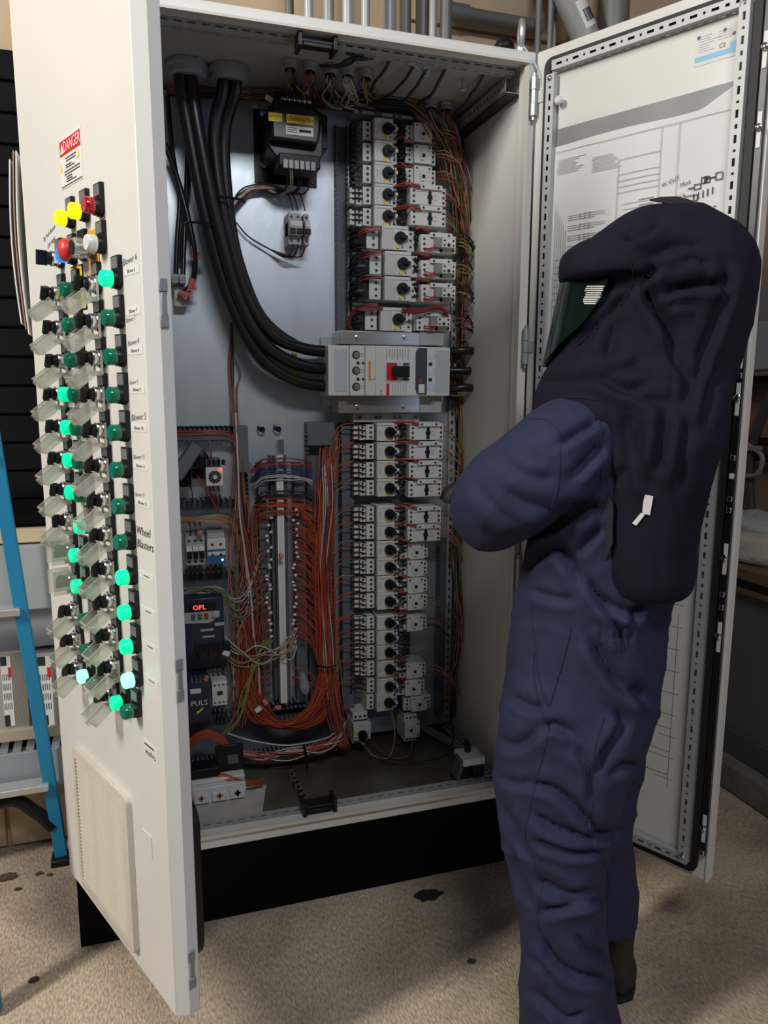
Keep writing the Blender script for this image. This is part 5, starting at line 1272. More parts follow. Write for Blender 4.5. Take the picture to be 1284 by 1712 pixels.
# ------------------------------------------------------------------ things on the cabinet floor
zf = HP+.022
q0 = PZ(322, 1352, zf); q1 = PZ(414, 1342, zf)
o = thing('fused_switch', 'three-pole white switch with raised black lid lying on the cabinet floor', 'switch', (q0.lerp(q1, .5).x, q0.y+.03, zf), 0)
w_ = (q1.x-q0.x)/2
MB().box(-w_, w_, -.02, .06, .002, .050).box(-w_, w_, .0, .06, .05, .062).build('body', DEV, o, world=False, bevel=.003)
for i in range(3):
    cx = -w_+w_*2*(i+.5)/3
    MB().box(cx-.020, cx+.020, -.028, -.02, .008, .034).build('pole_cover', DEV, o, world=False, bevel=.002)
    MB().box(cx-.008, cx+.008, -.030, -.028, .022, .028).box(cx-.003, cx+.003, -.030, -.028, .016, .034).build('copper_contact', mat('copper', (.75, .36, .16), .25, 1.0) if i < 2 else BLACK, o, world=False)
MB().box(-w_-.01, w_*.1, .01, .07, .062, .090).build('arc_chamber', BLACK, o, world=False, bevel=.003)
MB().rbox((w_*.50, .045, .092), (w_*1.06, .010, .085), Matrix.Rotation(-.25, 3, 'X')).build('raised_lid', BLACK, o, world=False, bevel=.003)
MB().rbox((w_*.62, .0385, .094), (w_*.40, .002, .026), Matrix.Rotation(-.25, 3, 'X')).build('label', DARKG, o, world=False)
c_ = [PZ(318, 1385, zf+.001), PZ(437, 1372, zf+.001), PZ(445, 1312, zf+.001), PZ(330, 1325, zf+.001)]
tag(MB().add([*c_, *[p+V((0, 0, .0008)) for p in c_]], [(3,2,1,0), (4,5,6,7), (0,1,5,4), (1,2,6,5), (2,3,7,6), (3,0,4,7)]).build('paper_sheet', mat('floor_paper', (.52, .50, .46), .7, var=.25, scale=12), None), 'sheet of white paper lying under the loose switch on the cabinet floor', 'paper')
q0 = PZ(790, 1302, zf+.014)
o = thing('loose_starter', 'loose black and white motor starter on the perforated rail at the lower right', 'motor starter', (q0.x, q0.y+.02, zf+.02))
MB().box(-.036, .030, -.02, .05, 0, .040).build('body', BLACK, o, world=False, bevel=.002)
MB().box(-.034, .036, -.030, .045, .040, .062).build('upper_housing', DEV, o, world=False, bevel=.003)
MB().box(-.004, .030, -.032, -.02, .006, .040).build('terminals', BLACK, o, world=False)
MB().cyl((0, .02, .062), (0, .02, .085), .010).box(-.004, .004, .008, .034, .085, .095).build('knob', BLACK, o, world=False)
MB().rbox((-.04, .0, .03), (.014, .05, .06), Matrix.Rotation(.3, 3, 'Y')).build('side_contact', DARKG, o, world=False, bevel=.002)
a = PZ(742, 1240, zf); tag(MB().bar(PZ(700, 1212, HP+.05), PZ(768, 1248, HP+.05), .024, .004, side=(0, .3, 1)).build('loose_strip', ZINC, None), 'loose metal strip leaning in the lower right corner', 'metal strip')

# ------------------------------------------------------------------ conduits above the cabinet
for i, (px, rr_, m_, y) in enumerate(((484, .012, CONDUITD, .40), (516, .012, CONDUITL, .22), (549, .015, CONDUIT, .30), (581, .014, CONDUITL, .22), (611, .012, CONDUITL, .22), (651, .018, CONDUIT, .30), (678, .016, CONDUITD, .38), (707, .020, CONDUITD, .32), (724, .011, CONDUIT, .26), (746, .017, CONDUITD, .32))):
    b2 = P(px, 20, y)
    o = tag(MB().cyl((b2.x, y, TOP+.001), (b2.x, y, 3.3), rr_, n=18).cyl((b2.x, y, TOP+.001), (b2.x, y, TOP+.03), rr_*1.25, n=18).build('conduit', m_, None), 'vertical conduit rising from the cabinet roof, %s from the left' % ['first', 'second', 'third', 'fourth', 'fifth', 'sixth', 'seventh', 'eighth', 'ninth', 'tenth'][i], 'conduit', 'conduits on the cabinet roof')
a = P(745, 18, .46); b2 = P(905, 46, .46)
tag(MB().cyl(a, b2, .020, n=18).cyl(a, a.lerp(b2, .22), .026, n=18).build('conduit', CONDUITD, None), 'horizontal grey conduit crossing behind the lifting eye', 'conduit')
for i, (px, r_) in enumerate(((900, .010), (920, .009), (938, .006))):
    a = P(px, 40, .43); tag(MB().cyl((a.x, .43 if i < 2 else .47, 0.3), (a.x, .43 if i < 2 else .47, 3.3), r_, n=12).build('conduit', CONDUITD if i < 2 else CONDUIT, None), 'thin vertical conduit right of the cabinet, %s of three' % ['first', 'second', 'third'][i], 'conduit', 'thin conduits right of the cabinet')
a = P(985, 75, .40); b2 = P(935, -40, .40)
o = thing('large_conduit', 'large slanting grey conduit with barcode label above the right door', 'conduit', tuple(a))
MB().cyl(a+(a-b2)*2.2, b2+(b2-a)*2, .042, n=26).build('pipe', CONDUIT, o)
d_ = (b2-a).normalized(); c_ = a.lerp(b2, .38)
lb_ = MB(); s_ = d_.cross(V((0,1,0))).normalized()
vs = []
for k_ in range(7):
    t_ = -.75+1.5*k_/6+.35; off = s_*(.0425*math.sin(t_))*-1+V((0, -1, 0))*(.0425*math.cos(t_)); vs += [c_+off-d_*.04, c_+off+d_*.04]
lb_.add(vs, [(2*k_, 2*k_+2, 2*k_+3, 2*k_+1) for k_ in range(6)]).build('barcode_label', PAPER, o)
lb_ = MB()
for k_ in range(9):
    t_ = -.3+.9*k_/9+.2; off = s_*(.0428*math.sin(t_))*-1+V((0, -1, 0))*(.0428*math.cos(t_)); lb_.bar(c_+off-d_*.024, c_+off+d_*.012, .0018 if k_ % 3 else .003, .0004, side=s_)
lb_.build('barcode', INK, o)
a = P(1028, 22, .42); tag(MB().cyl((a.x, .42, 1.0), (a.x+.0, .42, 3.3), .045, n=24).build('large_conduit', CONDUITD, None), 'large upright dark conduit behind the top of the right door', 'conduit')

# ------------------------------------------------------------------ left background
a = P(0, 85, .505); b2 = P(80, 878, .505)
o = thing('dark_shutter', 'black ribbed panel on the wall behind the left door', 'panel', (-.55, .52, b2.z))
SH = mat('shutter_black', (.004, .004, .0045), .75, var=.3, scale=10, spec=.15)
n_ = 16; hz = (a.z-b2.z)/n_; sl = None
MB().box(-1.1, .06, .50, .511, b2.z, a.z).build('panel', SH, o)
for i in range(n_):
    if sl is None: sl = MB().box(-.55, .61, -.030, -.0195, .006, hz).build('rib', SH, o, world=False, bevel=.003); q_ = sl
    else: q_ = sl.copy(); COL.objects.link(q_)
    q_.parent = o; q_.location = (0, 0, hz*i)
zs = b2.z
tag(MB().box(-1.2, .05, .47, .53, P(40, 908, .47).z, zs-.002).build('sill_board', mat('cream_wood', (.66, .53, .34), .6, var=.1, scale=6), None, bevel=.003), 'cream sill board under the black ribbed panel', 'board')
# grey trunking with two white power units
z = lambda py, y: P(40, py, y).z
yb = .44
o = thing('equipment_rack', 'grey steel equipment rack against the wall behind the ladder', 'rack', (-.55, .47, 0))
MB().box(-1.15, .02, yb, .511, z(1020, yb), z(914, yb)).build('upper_panel', mat('pale_grey_enamel', (.38, .41, .42), .45, var=.08, scale=4), o, bevel=.002)
MB().box(-1.15, .02, yb+.03, .511, z(1088, yb), z(1020, yb)).build('recessed_panel', GREYP, o)
MB().box(-1.15, .02, yb+.055, .511, z(1225, yb), z(1088, yb)).build('back_panel', DARKG, o)
MB().box(-1.15, .02, yb-.02, .511, z(1232, yb), z(1216, yb)).build('shelf', mat('tan_edge', (.40, .34, .26), .6), o)
MB().box(-1.15, .02, yb-.01, .511, z(1318, yb), z(1256, yb)).build('lower_box', GREYP, o, bevel=.002)
zt, zb = z(1232, yb), z(1256, yb)
g = MB(); 
for i in range(34): g.bar((-1.14+i*.0345, yb, zb), (-1.14+i*.0345+.010, yb, zt), .021, .004, side=(1,0,0))
g.build('slotted_vent', GREYP, o)
MB().box(-1.15, .02, yb+.05, .511, zb, zt).build('vent_back', BLACK, o)
for i, (p0, p1, t0, t1) in enumerate(((-30, 50, 0, 26), (56, 112, 62, 92))):
    a = bx(p0, 1094, p1, 1216, yb+.0); o = thing('power_unit', ['left', 'right'][i]+' of two grey power units with printed labels behind the ladder', 'power unit', ((a[0]+a[1])/2, yb+.03, a[2]))
    MB().box(a[0], a[1], yb, yb+.054, a[2]+.001, a[3]).build('housing', mat('unit_grey', (.42, .41, .38), .45, .3), o, bevel=.002)
    g = MB()
    for k_ in range(14): g.box(a[0]+(a[1]-a[0])*.62+k_*.003, a[0]+(a[1]-a[0])*.62+k_*.003+.0015, yb-.002, yb, a[2]+.01, a[3]-.004)
    g.build('fins', mat('unit_grey', (.4,)*3, .4), o)
    l_ = bx(t0, 1098, t1, 1212, yb); lo = MB().box(l_[0], l_[1], yb-.003, yb-.0005, l_[2], l_[3]).build('label', PAPER, o)
    w_ = l_[1]-l_[0]; h_ = l_[3]-l_[2]; x = MB()
    x.box(l_[0], l_[0]+w_*.6, yb-.0034, yb-.003, l_[3]-h_*.13, l_[3]).box(l_[0], l_[1]-w_*.45, yb-.0034, yb-.003, l_[2], l_[2]+h_*.16)
    for k_ in range(20): x.box(l_[0]+w_*(.1+.17*(k_ % 5)), l_[0]+w_*(.1+.17*(k_ % 5))+w_*.06, yb-.0034, yb-.003, l_[2]+h_*(.24+.14*(k_//5)), l_[2]+h_*(.24+.14*(k_//5)+.09))
    x.build('print', INK, lo)
    MB().box(l_[1]-w_*.30, l_[1]-w_*.02, yb-.0035, yb-.003, l_[3]-h_*.30, l_[3]-h_*.16).build('red_mark', RED, lo)
# hanging drawings on the cabinet side behind the door
for i, (dx, m_) in enumerate(((0, PAPER), (.010, mat('kraft_folder', (.34, .20, .14), .7)), (.017, PAPER))):
    x_ = -.028+dx*.8; zt_, zb_ = P(36, 290 + (8 if i == 0 else -6), .2).z, P(52, 550+8*i, .2).z
    vs = []
    for j in range(9):
        zz = zt_+(zb_-zt_)*j/8; bow = -.008*math.sin(math.pi*j/8)
        for yy in (.05, .24): vs += [(x_+bow, yy, zz), (x_+bow+.0025, yy, zz)]
    fs = []
    for j in range(8):
        k_ = 4*j; fs += [(k_, k_+2, k_+6, k_+4), (k_+1, k_+5, k_+7, k_+3), (k_, k_+4, k_+5, k_+1), (k_+2, k_+3, k_+7, k_+6)]
    fs += [(0, 1, 3, 2), (32, 34, 35, 33)]
    tag(MB().add(vs, fs).build('hanging_papers', m_, None, recalc=True), ['outer white sheaf of papers hanging on the cabinet side behind the door', 'brown folder hanging between white papers on the cabinet side', 'inner white sheaf of papers hanging closest to the cabinet side'][i], 'papers')
# blue fibreglass step ladder
BL = mat('ladder_blue', (.014, .25, .48), .45, var=.15, scale=12, bump=.05, bscale=60, stretch=(1, 1, .2))
foot = PZ(104, 1440, 0); top_ = P(-62, 430, .34)
o = thing('step_ladder', 'blue fibreglass step ladder leaning at the left edge', 'ladder', (foot.x, foot.y, 0))
dr_ = (top_-foot); sd = V((1, .15, 0))
def lr(t_): return foot+dr_*t_
MB().bar(lr(.012), lr(1.0), .034, .020, side=sd).build('rail', BL, o, bevel=.002)
MB().bar(lr(.012)+V((.012, .022, 0)), lr(1.0)+V((.012, .022, 0)), .008, .024, side=sd).build('rail_web', BL, o, bevel=.001)
f2 = foot+V((-.52, -.02, 0)); t2 = top_+V((-.36, 0, 0))
MB().bar(f2+(t2-f2)*.012, t2, .034, .020, side=sd).build('rail', BL, o, bevel=.002)
ST = mat('step_aluminium', (.62, .62, .60), .35, .6)
for py in (1026, 1332, 760):
    k_ = min(range(200), key=lambda i: abs(lr(i/200).z-P(30, py, .34).z))/200
    a = lr(k_); b2 = f2+(t2-f2)*k_
    MB().bar(a, b2, .055, .020, side=(0,1,0)).build('step', ST, o, bevel=.002)
MB().box(foot.x-.028, foot.x+.022, foot.y-.03, foot.y+.03, .0, .022).build('foot', BLACK, o, bevel=.004)
MB().tube([lr(.05)+V((-.012, 0, .03)), lr(.07)+V((-.05, 0, .05)), lr(.10)+V((-.13, 0, .05)), V((-.42, foot.y, .12))], .018, 8).build('brace', BLACK, o)
f3 = PZ(-22, 1700, 0); MB().bar(f3+V((0,0,.01)), f3+V((-.10, .22, 1.9)), .06, .025, side=(1,0,0)).build('front_rail', BL, o, bevel=.002)
MB().box(f3.x-.03, f3.x+.012, f3.y-.03, f3.y+.03, 0, .02).build('foot', BLACK, o, bevel=.004)

# ------------------------------------------------------------------ right background
XR = 2.16
tag(MB().box(XR-.06, 2.449, -2.2, .50, 0, .105).build('curb', CURB, None, bevel=.012), 'rough concrete curb under the grey bench at the right edge', 'curb')
zt_ = PX(1262, 962, XR).z
o = thing('steel_bench', 'dark grey steel bench cabinet with a brown top behind the right door', 'bench', (2.3, -.6, .105))
MB().box(XR, 2.44, -2.1, .45, .106, zt_-.05).build('body', mat('bench_grey', (.10, .115, .135), .45, var=.15, scale=3), o, bevel=.006)
MB().box(XR-.012, XR, -2.1, .45, .106, .20).build('kick_plate', mat('bench_kick', (.07, .075, .08), .5), o, bevel=.003)
MB().box(XR-.03, 2.445, -2.12, .47, zt_-.02, zt_+.02).build('top_board', mat('brown_board', (.17, .095, .045), .6, var=.3, scale=8), o, bevel=.004)
MB().box(XR-.018, 2.44, -2.1, .46, zt_-.05, zt_-.02).build('dark_band', BLACK, o)
MB().box(XR-.026, 2.44, -2.1, .46, zt_-.066, zt_-.05).build('lower_trim', mat('brown_board', (.17,)*3, .6), o)
# folded cloth
def cloth(name, c, sx, sy, sz, seed, m_, lab):
    vs = []; nu, nv = 28, 14
    for j in range(nv+1):
        th_ = math.pi*j/nv
        for i in range(nu):
            ph = 2*math.pi*i/nu; v_ = V((math.sin(th_)*math.cos(ph), math.sin(th_)*math.sin(ph), math.cos(th_)))
            k_ = 1+.28*noise.noise(v_*1.7+V((seed,)*3))+.13*abs(noise.noise(v_*4.5+V((seed*2,)*3)))
            z_ = v_.z*k_*sz; vs.append((c.x+v_.x*k_*sx, c.y+v_.y*k_*sy, max(c.z-sz*.55, c.z+z_)))
    fs = [(j*nu+i, (j+1)*nu+i, (j+1)*nu+(i+1) % nu, j*nu+(i+1) % nu) for j in range(nv) for i in range(nu)]
    return tag(MB().add(vs, fs).build(name, m_, None, ang=80), lab, 'cloth')
RAG = mat('off_white_rag', (.50, .44, .37), .85, var=.2, scale=15, bump=.3, bscale=60)
c_ = PX(1268, 915, XR+.12); c_.z = zt_+.02+.04; cloth('rag', c_, .10, .20, .072, 1.3, RAG, 'crumpled cream rag on the brown bench top, lower of the pile')
c_ = PX(1262, 885, XR+.16); c_.z = zt_+.13; cloth('rag', c_, .09, .15, .05, 5.1, mat('grey_rag', (.40, .41, .42), .85, var=.2, scale=15, bump=.3, bscale=60), 'greyish rag lying on top of the cream rag')
a = PX(1274, 480, 2.33); b2 = PX(1274, 628, 2.33)
o = thing('switch_box', 'grey electrical switch box on the wall beyond the right door', 'switch box', (2.39, a.y, b2.z))
MB().box(2.33, 2.449, a.y-.5, a.y+.12, b2.z, a.z).build('box', mat('box_grey', (.17, .185, .22), .45), o, bevel=.006)
MB().box(2.32, 2.33, a.y-.45, a.y+.03, b2.z+.02, a.z-.12).build('cover', mat('box_cover', (.26, .29, .34), .4), o, bevel=.004)
for i, (py, r_) in enumerate(((640, .022), (738, .016), (765, .014))):
    c_ = PX(1270, py, 2.41); tag(MB().cyl((2.41, c_.y-.8, c_.z), (2.41, .52, c_.z), r_, n=12).build('wall_pipe', BLACK, None), '%s black horizontal pipe on the brown wall beyond the right door' % ['upper', 'middle', 'lower'][i], 'pipe')
c_ = PX(1263, 800, 2.39); tag(MB().tube([c_+V((0, -.05, .34)), c_+V((0, .02, .14)), c_+V((0, .03, 0)), c_+V((0, .0, -.16))], .016, 8).build('hanging_hose', mat('hose_dark', (.04, .04, .045), .5), None), 'dark hose hanging against the brown wall', 'hose')
c_ = PX(1256, 770, 2.37); tag(MB().tube([c_+V((0, -.04, .05)), c_+V((0, .05, .03)), c_+V((0, .06, -.05)), c_+V((0, -.03, -.05)), c_+V((0, -.05, .02)), c_+V((0, .03, .06))], .009, 6).build('cord_coil', mat('coil_grey', (.20, .21, .22), .5), None), 'small grey cord coil hanging on the brown wall', 'cord')

# ------------------------------------------------------------------ floor litter
def splat(name, c, r, lab, m_, seed, h=.0012):
    n_ = 18; top_ = [(c.x+r*(1+.5*noise.noise((math.cos(i), math.sin(i*1.3), seed)))*math.cos(2*math.pi*i/n_), c.y+.6*r*(1+.6*noise.noise((math.sin(i*2.1), i*.7, seed)))*math.sin(2*math.pi*i/n_)) for i in range(n_)]
    tag(MB().prism(top_, 0.0002, h, 'z').build(name, m_, None, recalc=True), lab, 'debris')
STAIN = mat('oil_stain', (.035, .035, .04), .5); LEAF = mat('dead_leaf', (.12, .075, .04), .85, var=.6, scale=90)
splat('oil_stain', PZ(716, 1497, 0), .042, 'dark oil stain on the floor in front of the plinth', STAIN, 1.2, .0008)
splat('dark_chip', PZ(788, 1608, 0), .012, 'thin black chip on the floor left of the person', STAIN, 3.3, .003)
for i, (px, py, r_) in enumerate(((66, 1462, .010), (83, 1464, .008), (12, 1468, .026), (30, 1488, .008), (57, 1640, .012))):
    splat('dry_leaf', PZ(px, py, 0), r_, ['dry brown leaf left of the ladder foot', 'small dry leaf touching the ladder foot', 'pile of leaf scraps at the wall foot', 'leaf scrap below the wall foot', 'reddish scrap on the floor near the lower left edge'][i], LEAF, 7+i, .006)
# ------------------------------------------------------------------ person in an arc-flash suit
PP = V((1.12, -.58, 0)); PR = V((.807, -.59, 0)).normalized(); PDp = V((.59, .807, 0)).normalized()
def PQ(px, py, dd=0.0):
    d = ray(px, py); o = PP+PDp*dd; return CAMP + d*((o-CAMP).dot(PDp)/d.dot(PDp))
def sec(py, xl, xr, rb, dd=0.0, e=2.3, sh=0.0):
    a = PQ(xl, py, dd); b2 = PQ(xr, py, dd); c = (a+b2)/2; c.z = PQ((xl+xr)/2, py, dd).z
    ax = (b2-a)/2; ax.z = 0
    return (c+PDp*sh, ax, PDp*rb, e)
def remesh(mb, vox, smooth=8, fac=.5):
    me = mb.mesh('tmp', [BLACK], False); o = D.objects.new('tmp', me); COL.objects.link(o)
    m = o.modifiers.new('r', 'REMESH'); m.mode = 'VOXEL'; m.voxel_size = vox; m.use_smooth_shade = True
    s = o.modifiers.new('s', 'SMOOTH'); s.factor = fac; s.iterations = smooth
    dg = bpy.context.evaluated_depsgraph_get(); dg.update()
    me2 = D.meshes.new_from_object(o.evaluated_get(dg)); D.objects.remove(o); D.meshes.remove(me); return me2
def ridge(p, s, seed):
    return 1-abs(noise.noise(p*s+V((seed, seed*1.7, seed*.3))))*2
def smoothstep(a, b2, x_):
    t_ = max(0, min(1, (x_-a)/(b2-a))); return t_*t_*(3-2*t_)
def crease(me, fn):
    me.update()
    ns = [v.normal.copy() for v in me.vertices]
    for v, n_ in zip(me.vertices, ns): v.co = v.co + n_*fn(v.co, n_)
    me.update()

import numpy as np
def trace_folds(me, folds, gain=1.0):
    """press cloth folds into a mesh: each fold is a polyline (measured on the visible side), depth in metres and width in pixels"""
    n_ = len(me.vertices); co = np.empty(n_*3); me.vertices.foreach_get('co', co); co = co.reshape(-1, 3)
    no = np.empty(n_*3); me.vertex_normals.foreach_get('vector', no); no = no.reshape(-1, 3)
    rel = co-np.array(CAMP); zz = rel@np.array(CF); px = 642+FPX*(rel@np.array(CR))/zz; py = 856-FPX*(rel@np.array(CU))/zz
    vis = np.clip(-(rel/np.linalg.norm(rel, axis=1)[:, None]*no).sum(1)*3, 0, 1)
    d = np.zeros(n_)
    for pts, A, w_ in folds:
        pts = [(p.x, p.y) for p in catmull([V((x_, y_, 0)) for x_, y_ in pts], 5)]
        best = np.full(n_, 1e9); sg = np.zeros(n_); tt = np.zeros(n_); K = len(pts)-1
        for i in range(K):
            (ax, ay), (bx_, by_) = pts[i], pts[i+1]; ex, ey = bx_-ax, by_-ay; L2 = ex*ex+ey*ey+1e-9
            t_ = np.clip(((px-ax)*ex+(py-ay)*ey)/L2, 0, 1); qx = px-ax-t_*ex; qy = py-ay-t_*ey
            dd = np.hypot(qx, qy); m_ = dd < best; best[m_] = dd[m_]; sg[m_] = np.sign(ex*qy-ey*qx)[m_]; tt[m_] = ((i+t_)/K)[m_]
        fade = np.clip(np.minimum(tt, 1-tt)*5, 0.15, 1)
        sd = best*sg
        d += A*fade*(-np.exp(-(best/w_)**1.15)+.62*np.exp(-np.abs((sd-1.5*w_)/(1.5*w_))**1.5)+.22*np.exp(-((sd+2.0*w_)/(1.8*w_))**2))
    co += no*(d*vis*gain)[:, None]
    me.vertices.foreach_set('co', co.ravel()); me.update()
BODY_FOLDS = [
 ([(880, 1308), (935, 1326), (985, 1372), (1004, 1392)], .013, 8), ([(885, 1358), (930, 1386), (985, 1400), (1052, 1388)], .014, 9), ([(890, 1402), (950, 1424), (1012, 1420)], .013, 8),
 ([(893, 1468), (950, 1497), (1003, 1486)], .013, 9), ([(898, 1528), (955, 1512), (1016, 1502)], .012, 8), ([(905, 1562), (925, 1602), (965, 1632), (1040, 1642)], .013, 9), ([(960, 1560), (990, 1592), (1020, 1600)], .010, 8),
 ([(884, 1650), (925, 1688), (950, 1706), (985, 1690)], .011, 8), ([(874, 1600), (905, 1612), (930, 1650)], .009, 8),
 ([(983, 1055), (1010, 1110), (1045, 1150), (1085, 1166)], .015, 11), ([(1022, 1178), (1040, 1212), (1010, 1262), (995, 1305)], .012, 9), ([(905, 1216), (932, 1214), (962, 1232)], .013, 8), ([(832, 1238), (868, 1246), (905, 1214)], .010, 9), ([(850, 1160), (880, 1180), (912, 1188)], .009, 8),
 ([(1062, 1130), (1075, 1190), (1060, 1250)], .010, 9), ([(1015, 1300), (1045, 1280), (1075, 1285)], .009, 8), ([(960, 1245), (985, 1290), (990, 1340)], .008, 8), ([(830, 1300), (870, 1312), (890, 1306)], .007, 7), ([(836, 1340), (862, 1395), (888, 1440)], .009, 8), ([(850, 1400), (872, 1470), (886, 1520)], .009, 8),
 ([(845, 765), (872, 792), (908, 800), (938, 798)], .005, 13), ([(836, 812), (880, 842), (930, 852)], .006, 14), ([(925, 748), (975, 718), (1003, 702)], .011, 8), ([(950, 806), (988, 766), (1006, 742)], .011, 9), ([(925, 852), (970, 846), (1006, 850)], .012, 9), ([(880, 905), (930, 872), (1002, 852)], .018, 11),
 ([(790, 800), (822, 842), (870, 880)], .004, 14), ([(800, 880), (840, 905), (885, 890)], .005, 11), ([(860, 735), (880, 760), (925, 770)], .004, 10),
 ([(868, 965), (900, 932), (930, 918), (958, 950), (970, 992)], .015, 10), ([(975, 960), (1005, 1002), (1048, 1022), (1080, 1010)], .013, 9), ([(1000, 1002), (1030, 1042), (1046, 1095)], .010, 8), ([(880, 985), (925, 1000), (965, 1005)], .007, 7), ([(960, 930), (985, 905), (1005, 880)], .009, 8), ([(1085, 1000), (1060, 1030), (1050, 1050)], .010, 7)]
for x_ in (1006, 1017, 1029, 1041, 1054): BODY_FOLDS.append(([(x_, 1046), (x_-3, 1068), (x_+2, 1088)], .006, 3.6))
HOOD_FOLDS = [
 ([(1074, 472), (1090, 456), (1102, 444)], .013, 8), ([(1080, 478), (1086, 502), (1106, 532), (1120, 562), (1126, 604)], .018, 10), ([(1095, 497), (1140, 482), (1190, 476), (1216, 470)], .016, 9), ([(1180, 585), (1196, 540), (1214, 485), (1212, 440)], .013, 9), ([(1166, 645), (1172, 600), (1187, 560)], .012, 8),
 ([(1040, 398), (1075, 390), (1110, 368)], .011, 9), ([(1085, 432), (1130, 410), (1182, 416)], .011, 10), ([(1140, 440), (1165, 432), (1190, 450)], .008, 8), ([(1060, 482), (1002, 542), (942, 596)], .010, 8), ([(1032, 525), (1020, 570), (1012, 604)], .011, 10), ([(1115, 515), (1140, 508), (1165, 512)], .008, 7),
 ([(898, 642), (960, 634), (1006, 630), (1050, 648), (1102, 640)], .014, 9), ([(1004, 632), (1022, 648), (1062, 662), (1122, 676)], .012, 9), ([(1046, 690), (1052, 760), (1044, 805)], .012, 11), ([(1112, 680), (1106, 742), (1096, 800)], .013, 12), ([(1075, 700), (1068, 770), (1098, 830)], .010, 10), ([(1150, 690), (1142, 760), (1130, 830)], .011, 11), ([(1010, 700), (1020, 770), (1012, 830)], .009, 9), ([(1080, 600), (1040, 620), (1000, 622)], .009, 9), ([(1130, 600), (1150, 640), (1140, 680)], .010, 10), ([(1200, 600), (1185, 660), (1175, 720)], .010, 10)]
def zpx(py): return PQ(960, py).z
# --- coverall (whole body one mesh)
b = MB()
torso = [(655, 930, 1150, .12), (690, 915, 1180, .175), (760, 912, 1178, .19), (830, 905, 1165, .185), (900, 886, 1150, .175), (960, 872, 1140, .17), (1020, 860, 1124, .165), (1080, 852, 1116, .17), (1150, 843, 1106, .18), (1210, 838, 1090, .178), (1260, 842, 1070, .15)]
b.loft([sec(y, l, r_, rb) for y, l, r_, rb in torso])
near = [(1130, 858, 1060, .09), (1200, 838, 1078, .105), (1260, 830, 1070, .105), (1310, 828, 1050, .102), (1360, 831, 1032, .098), (1410, 838, 1020, .094), (1450, 847, 1013, .09), (1500, 861, 1012, .088), (1550, 871, 1016, .086), (1600, 874, 1024, .085), (1650, 870, 1036, .085), (1700, 867, 1044, .085), (1760, 868, 1044, .084), (1790, 872, 1040, .080)]
b.loft([sec(y, l, r_, rb, -.085) for y, l, r_, rb in near])
far = [(1130, 900, 1095, .09), (1200, 895, 1083, .10), (1270, 900, 1080, .10), (1330, 905, 1068, .097), (1390, 912, 1062, .094), (1440, 918, 1068, .090), (1490, 925, 1072, .088), (1535, 935, 1070, .084)]
b.loft([sec(y, l, r_, rb, .105) for y, l, r_, rb in far])
def limb(pts):
    """pts: (px, py, dd, r) chain"""
    c = [PQ(px, py, dd) for px, py, dd, _ in pts]; n_ = len(c); secs = []
    cc = catmull(c, 5); rr2 = []
    for i in range(n_-1):
        for k in range(5): rr2.append(pts[i][3]+(pts[i+1][3]-pts[i][3])*k/5)
    rr2.append(pts[-1][3]); x_ = None
    for i, p in enumerate(cc):
        a = (cc[min(i+1, len(cc)-1)]-cc[max(i-1, 0)]).normalized()
        x_ = a.orthogonal().normalized() if x_ is None else (x_-a*x_.dot(a)).normalized()
        secs.append((p, x_*rr2[i], a.cross(x_)*rr2[i], 2))
    b.loft(secs)
limb([(1000, 730, -.10, .085), (950, 752, -.15, .092), (900, 790, -.17, .093), (850, 828, -.165, .092), (822, 855, -.13, .080), (828, 862, -.04, .068), (850, 850, .06, .060), (868, 842, .13, .054)])
limb([(1010, 735, .12, .085), (960, 770, .17, .088), (910, 830, .21, .080), (890, 850, .20, .070), (872, 845, .14, .060), (866, 840, .10, .052)])
limb([(1085, 660, 0, .05), (1085, 600, 0, .055), (1085, 520, 0, .08)])
body = remesh(b, .0062, 14)
zk = zpx(1400); zh = zpx(1180); zw = zpx(1010); ze = zpx(850); zan = zpx(1640)
def bodyfold(p, n_):
    d = 0.0; s = (p-PP).dot(PR); dp = (p-PP).dot(PDp); z = p.z
    # broad soft drape
    d += .006*noise.noise(V((s*5, dp*5, z*4)))+.004*noise.noise(V((s*11, dp*11, z*7)))
    # diagonal and horizontal folds, strongest at knee, hip, ankle, waist and elbow
    def fold(amp, zc, zs_, slope, freq, seed, sharp=1.6):
        w_ = math.exp(-((z-zc)/zs_)**2)
        wv = z*freq + slope*s*freq + dp*freq*.4 + 1.6*noise.noise(V((s*5, dp*5, z*5))+V((seed,)*3))
        r_ = 1-abs(math.sin(wv))
        return amp*w_*(r_**sharp-.3)*(.45+.8*max(0, .3+noise.noise(V((s*4, dp*4, z*6))+V((seed*3,)*3))))
    leg = smoothstep(zh+.1, zh-.05, z)
    d += fold(.008, zk, .13, .55, 30, 2.1)
    d += fold(.007, zan, .16, -.75, 26, 4.4)
    d += fold(.006, zh, .14, .8, 24, 6.2)
    d += fold(.004, zw, .05, .1, 70, 8.8)
    # vertical gathers at the elastic waist (back)
    wq = math.exp(-((z-zpx(1075))/.035)**2)*smoothstep(.02, .12, s)
    d += 0*wq*math.sin(s*150+dp*90)
    d += fold(.005, ze, .12, -.9, 27, 11.3)
    d += fold(.004, zpx(740), .07, 1.1, 34, 13.7)
    return d
crease(body, bodyfold); trace_folds(body, BODY_FOLDS, 1.75)
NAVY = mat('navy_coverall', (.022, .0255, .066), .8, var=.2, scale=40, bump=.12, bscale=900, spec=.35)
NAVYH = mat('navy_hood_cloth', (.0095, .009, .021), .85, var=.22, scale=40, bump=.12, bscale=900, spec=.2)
body.name = 'person'; body.materials.clear(); body.materials.append(NAVY)
per = D.objects.new('person', body); COL.objects.link(per)
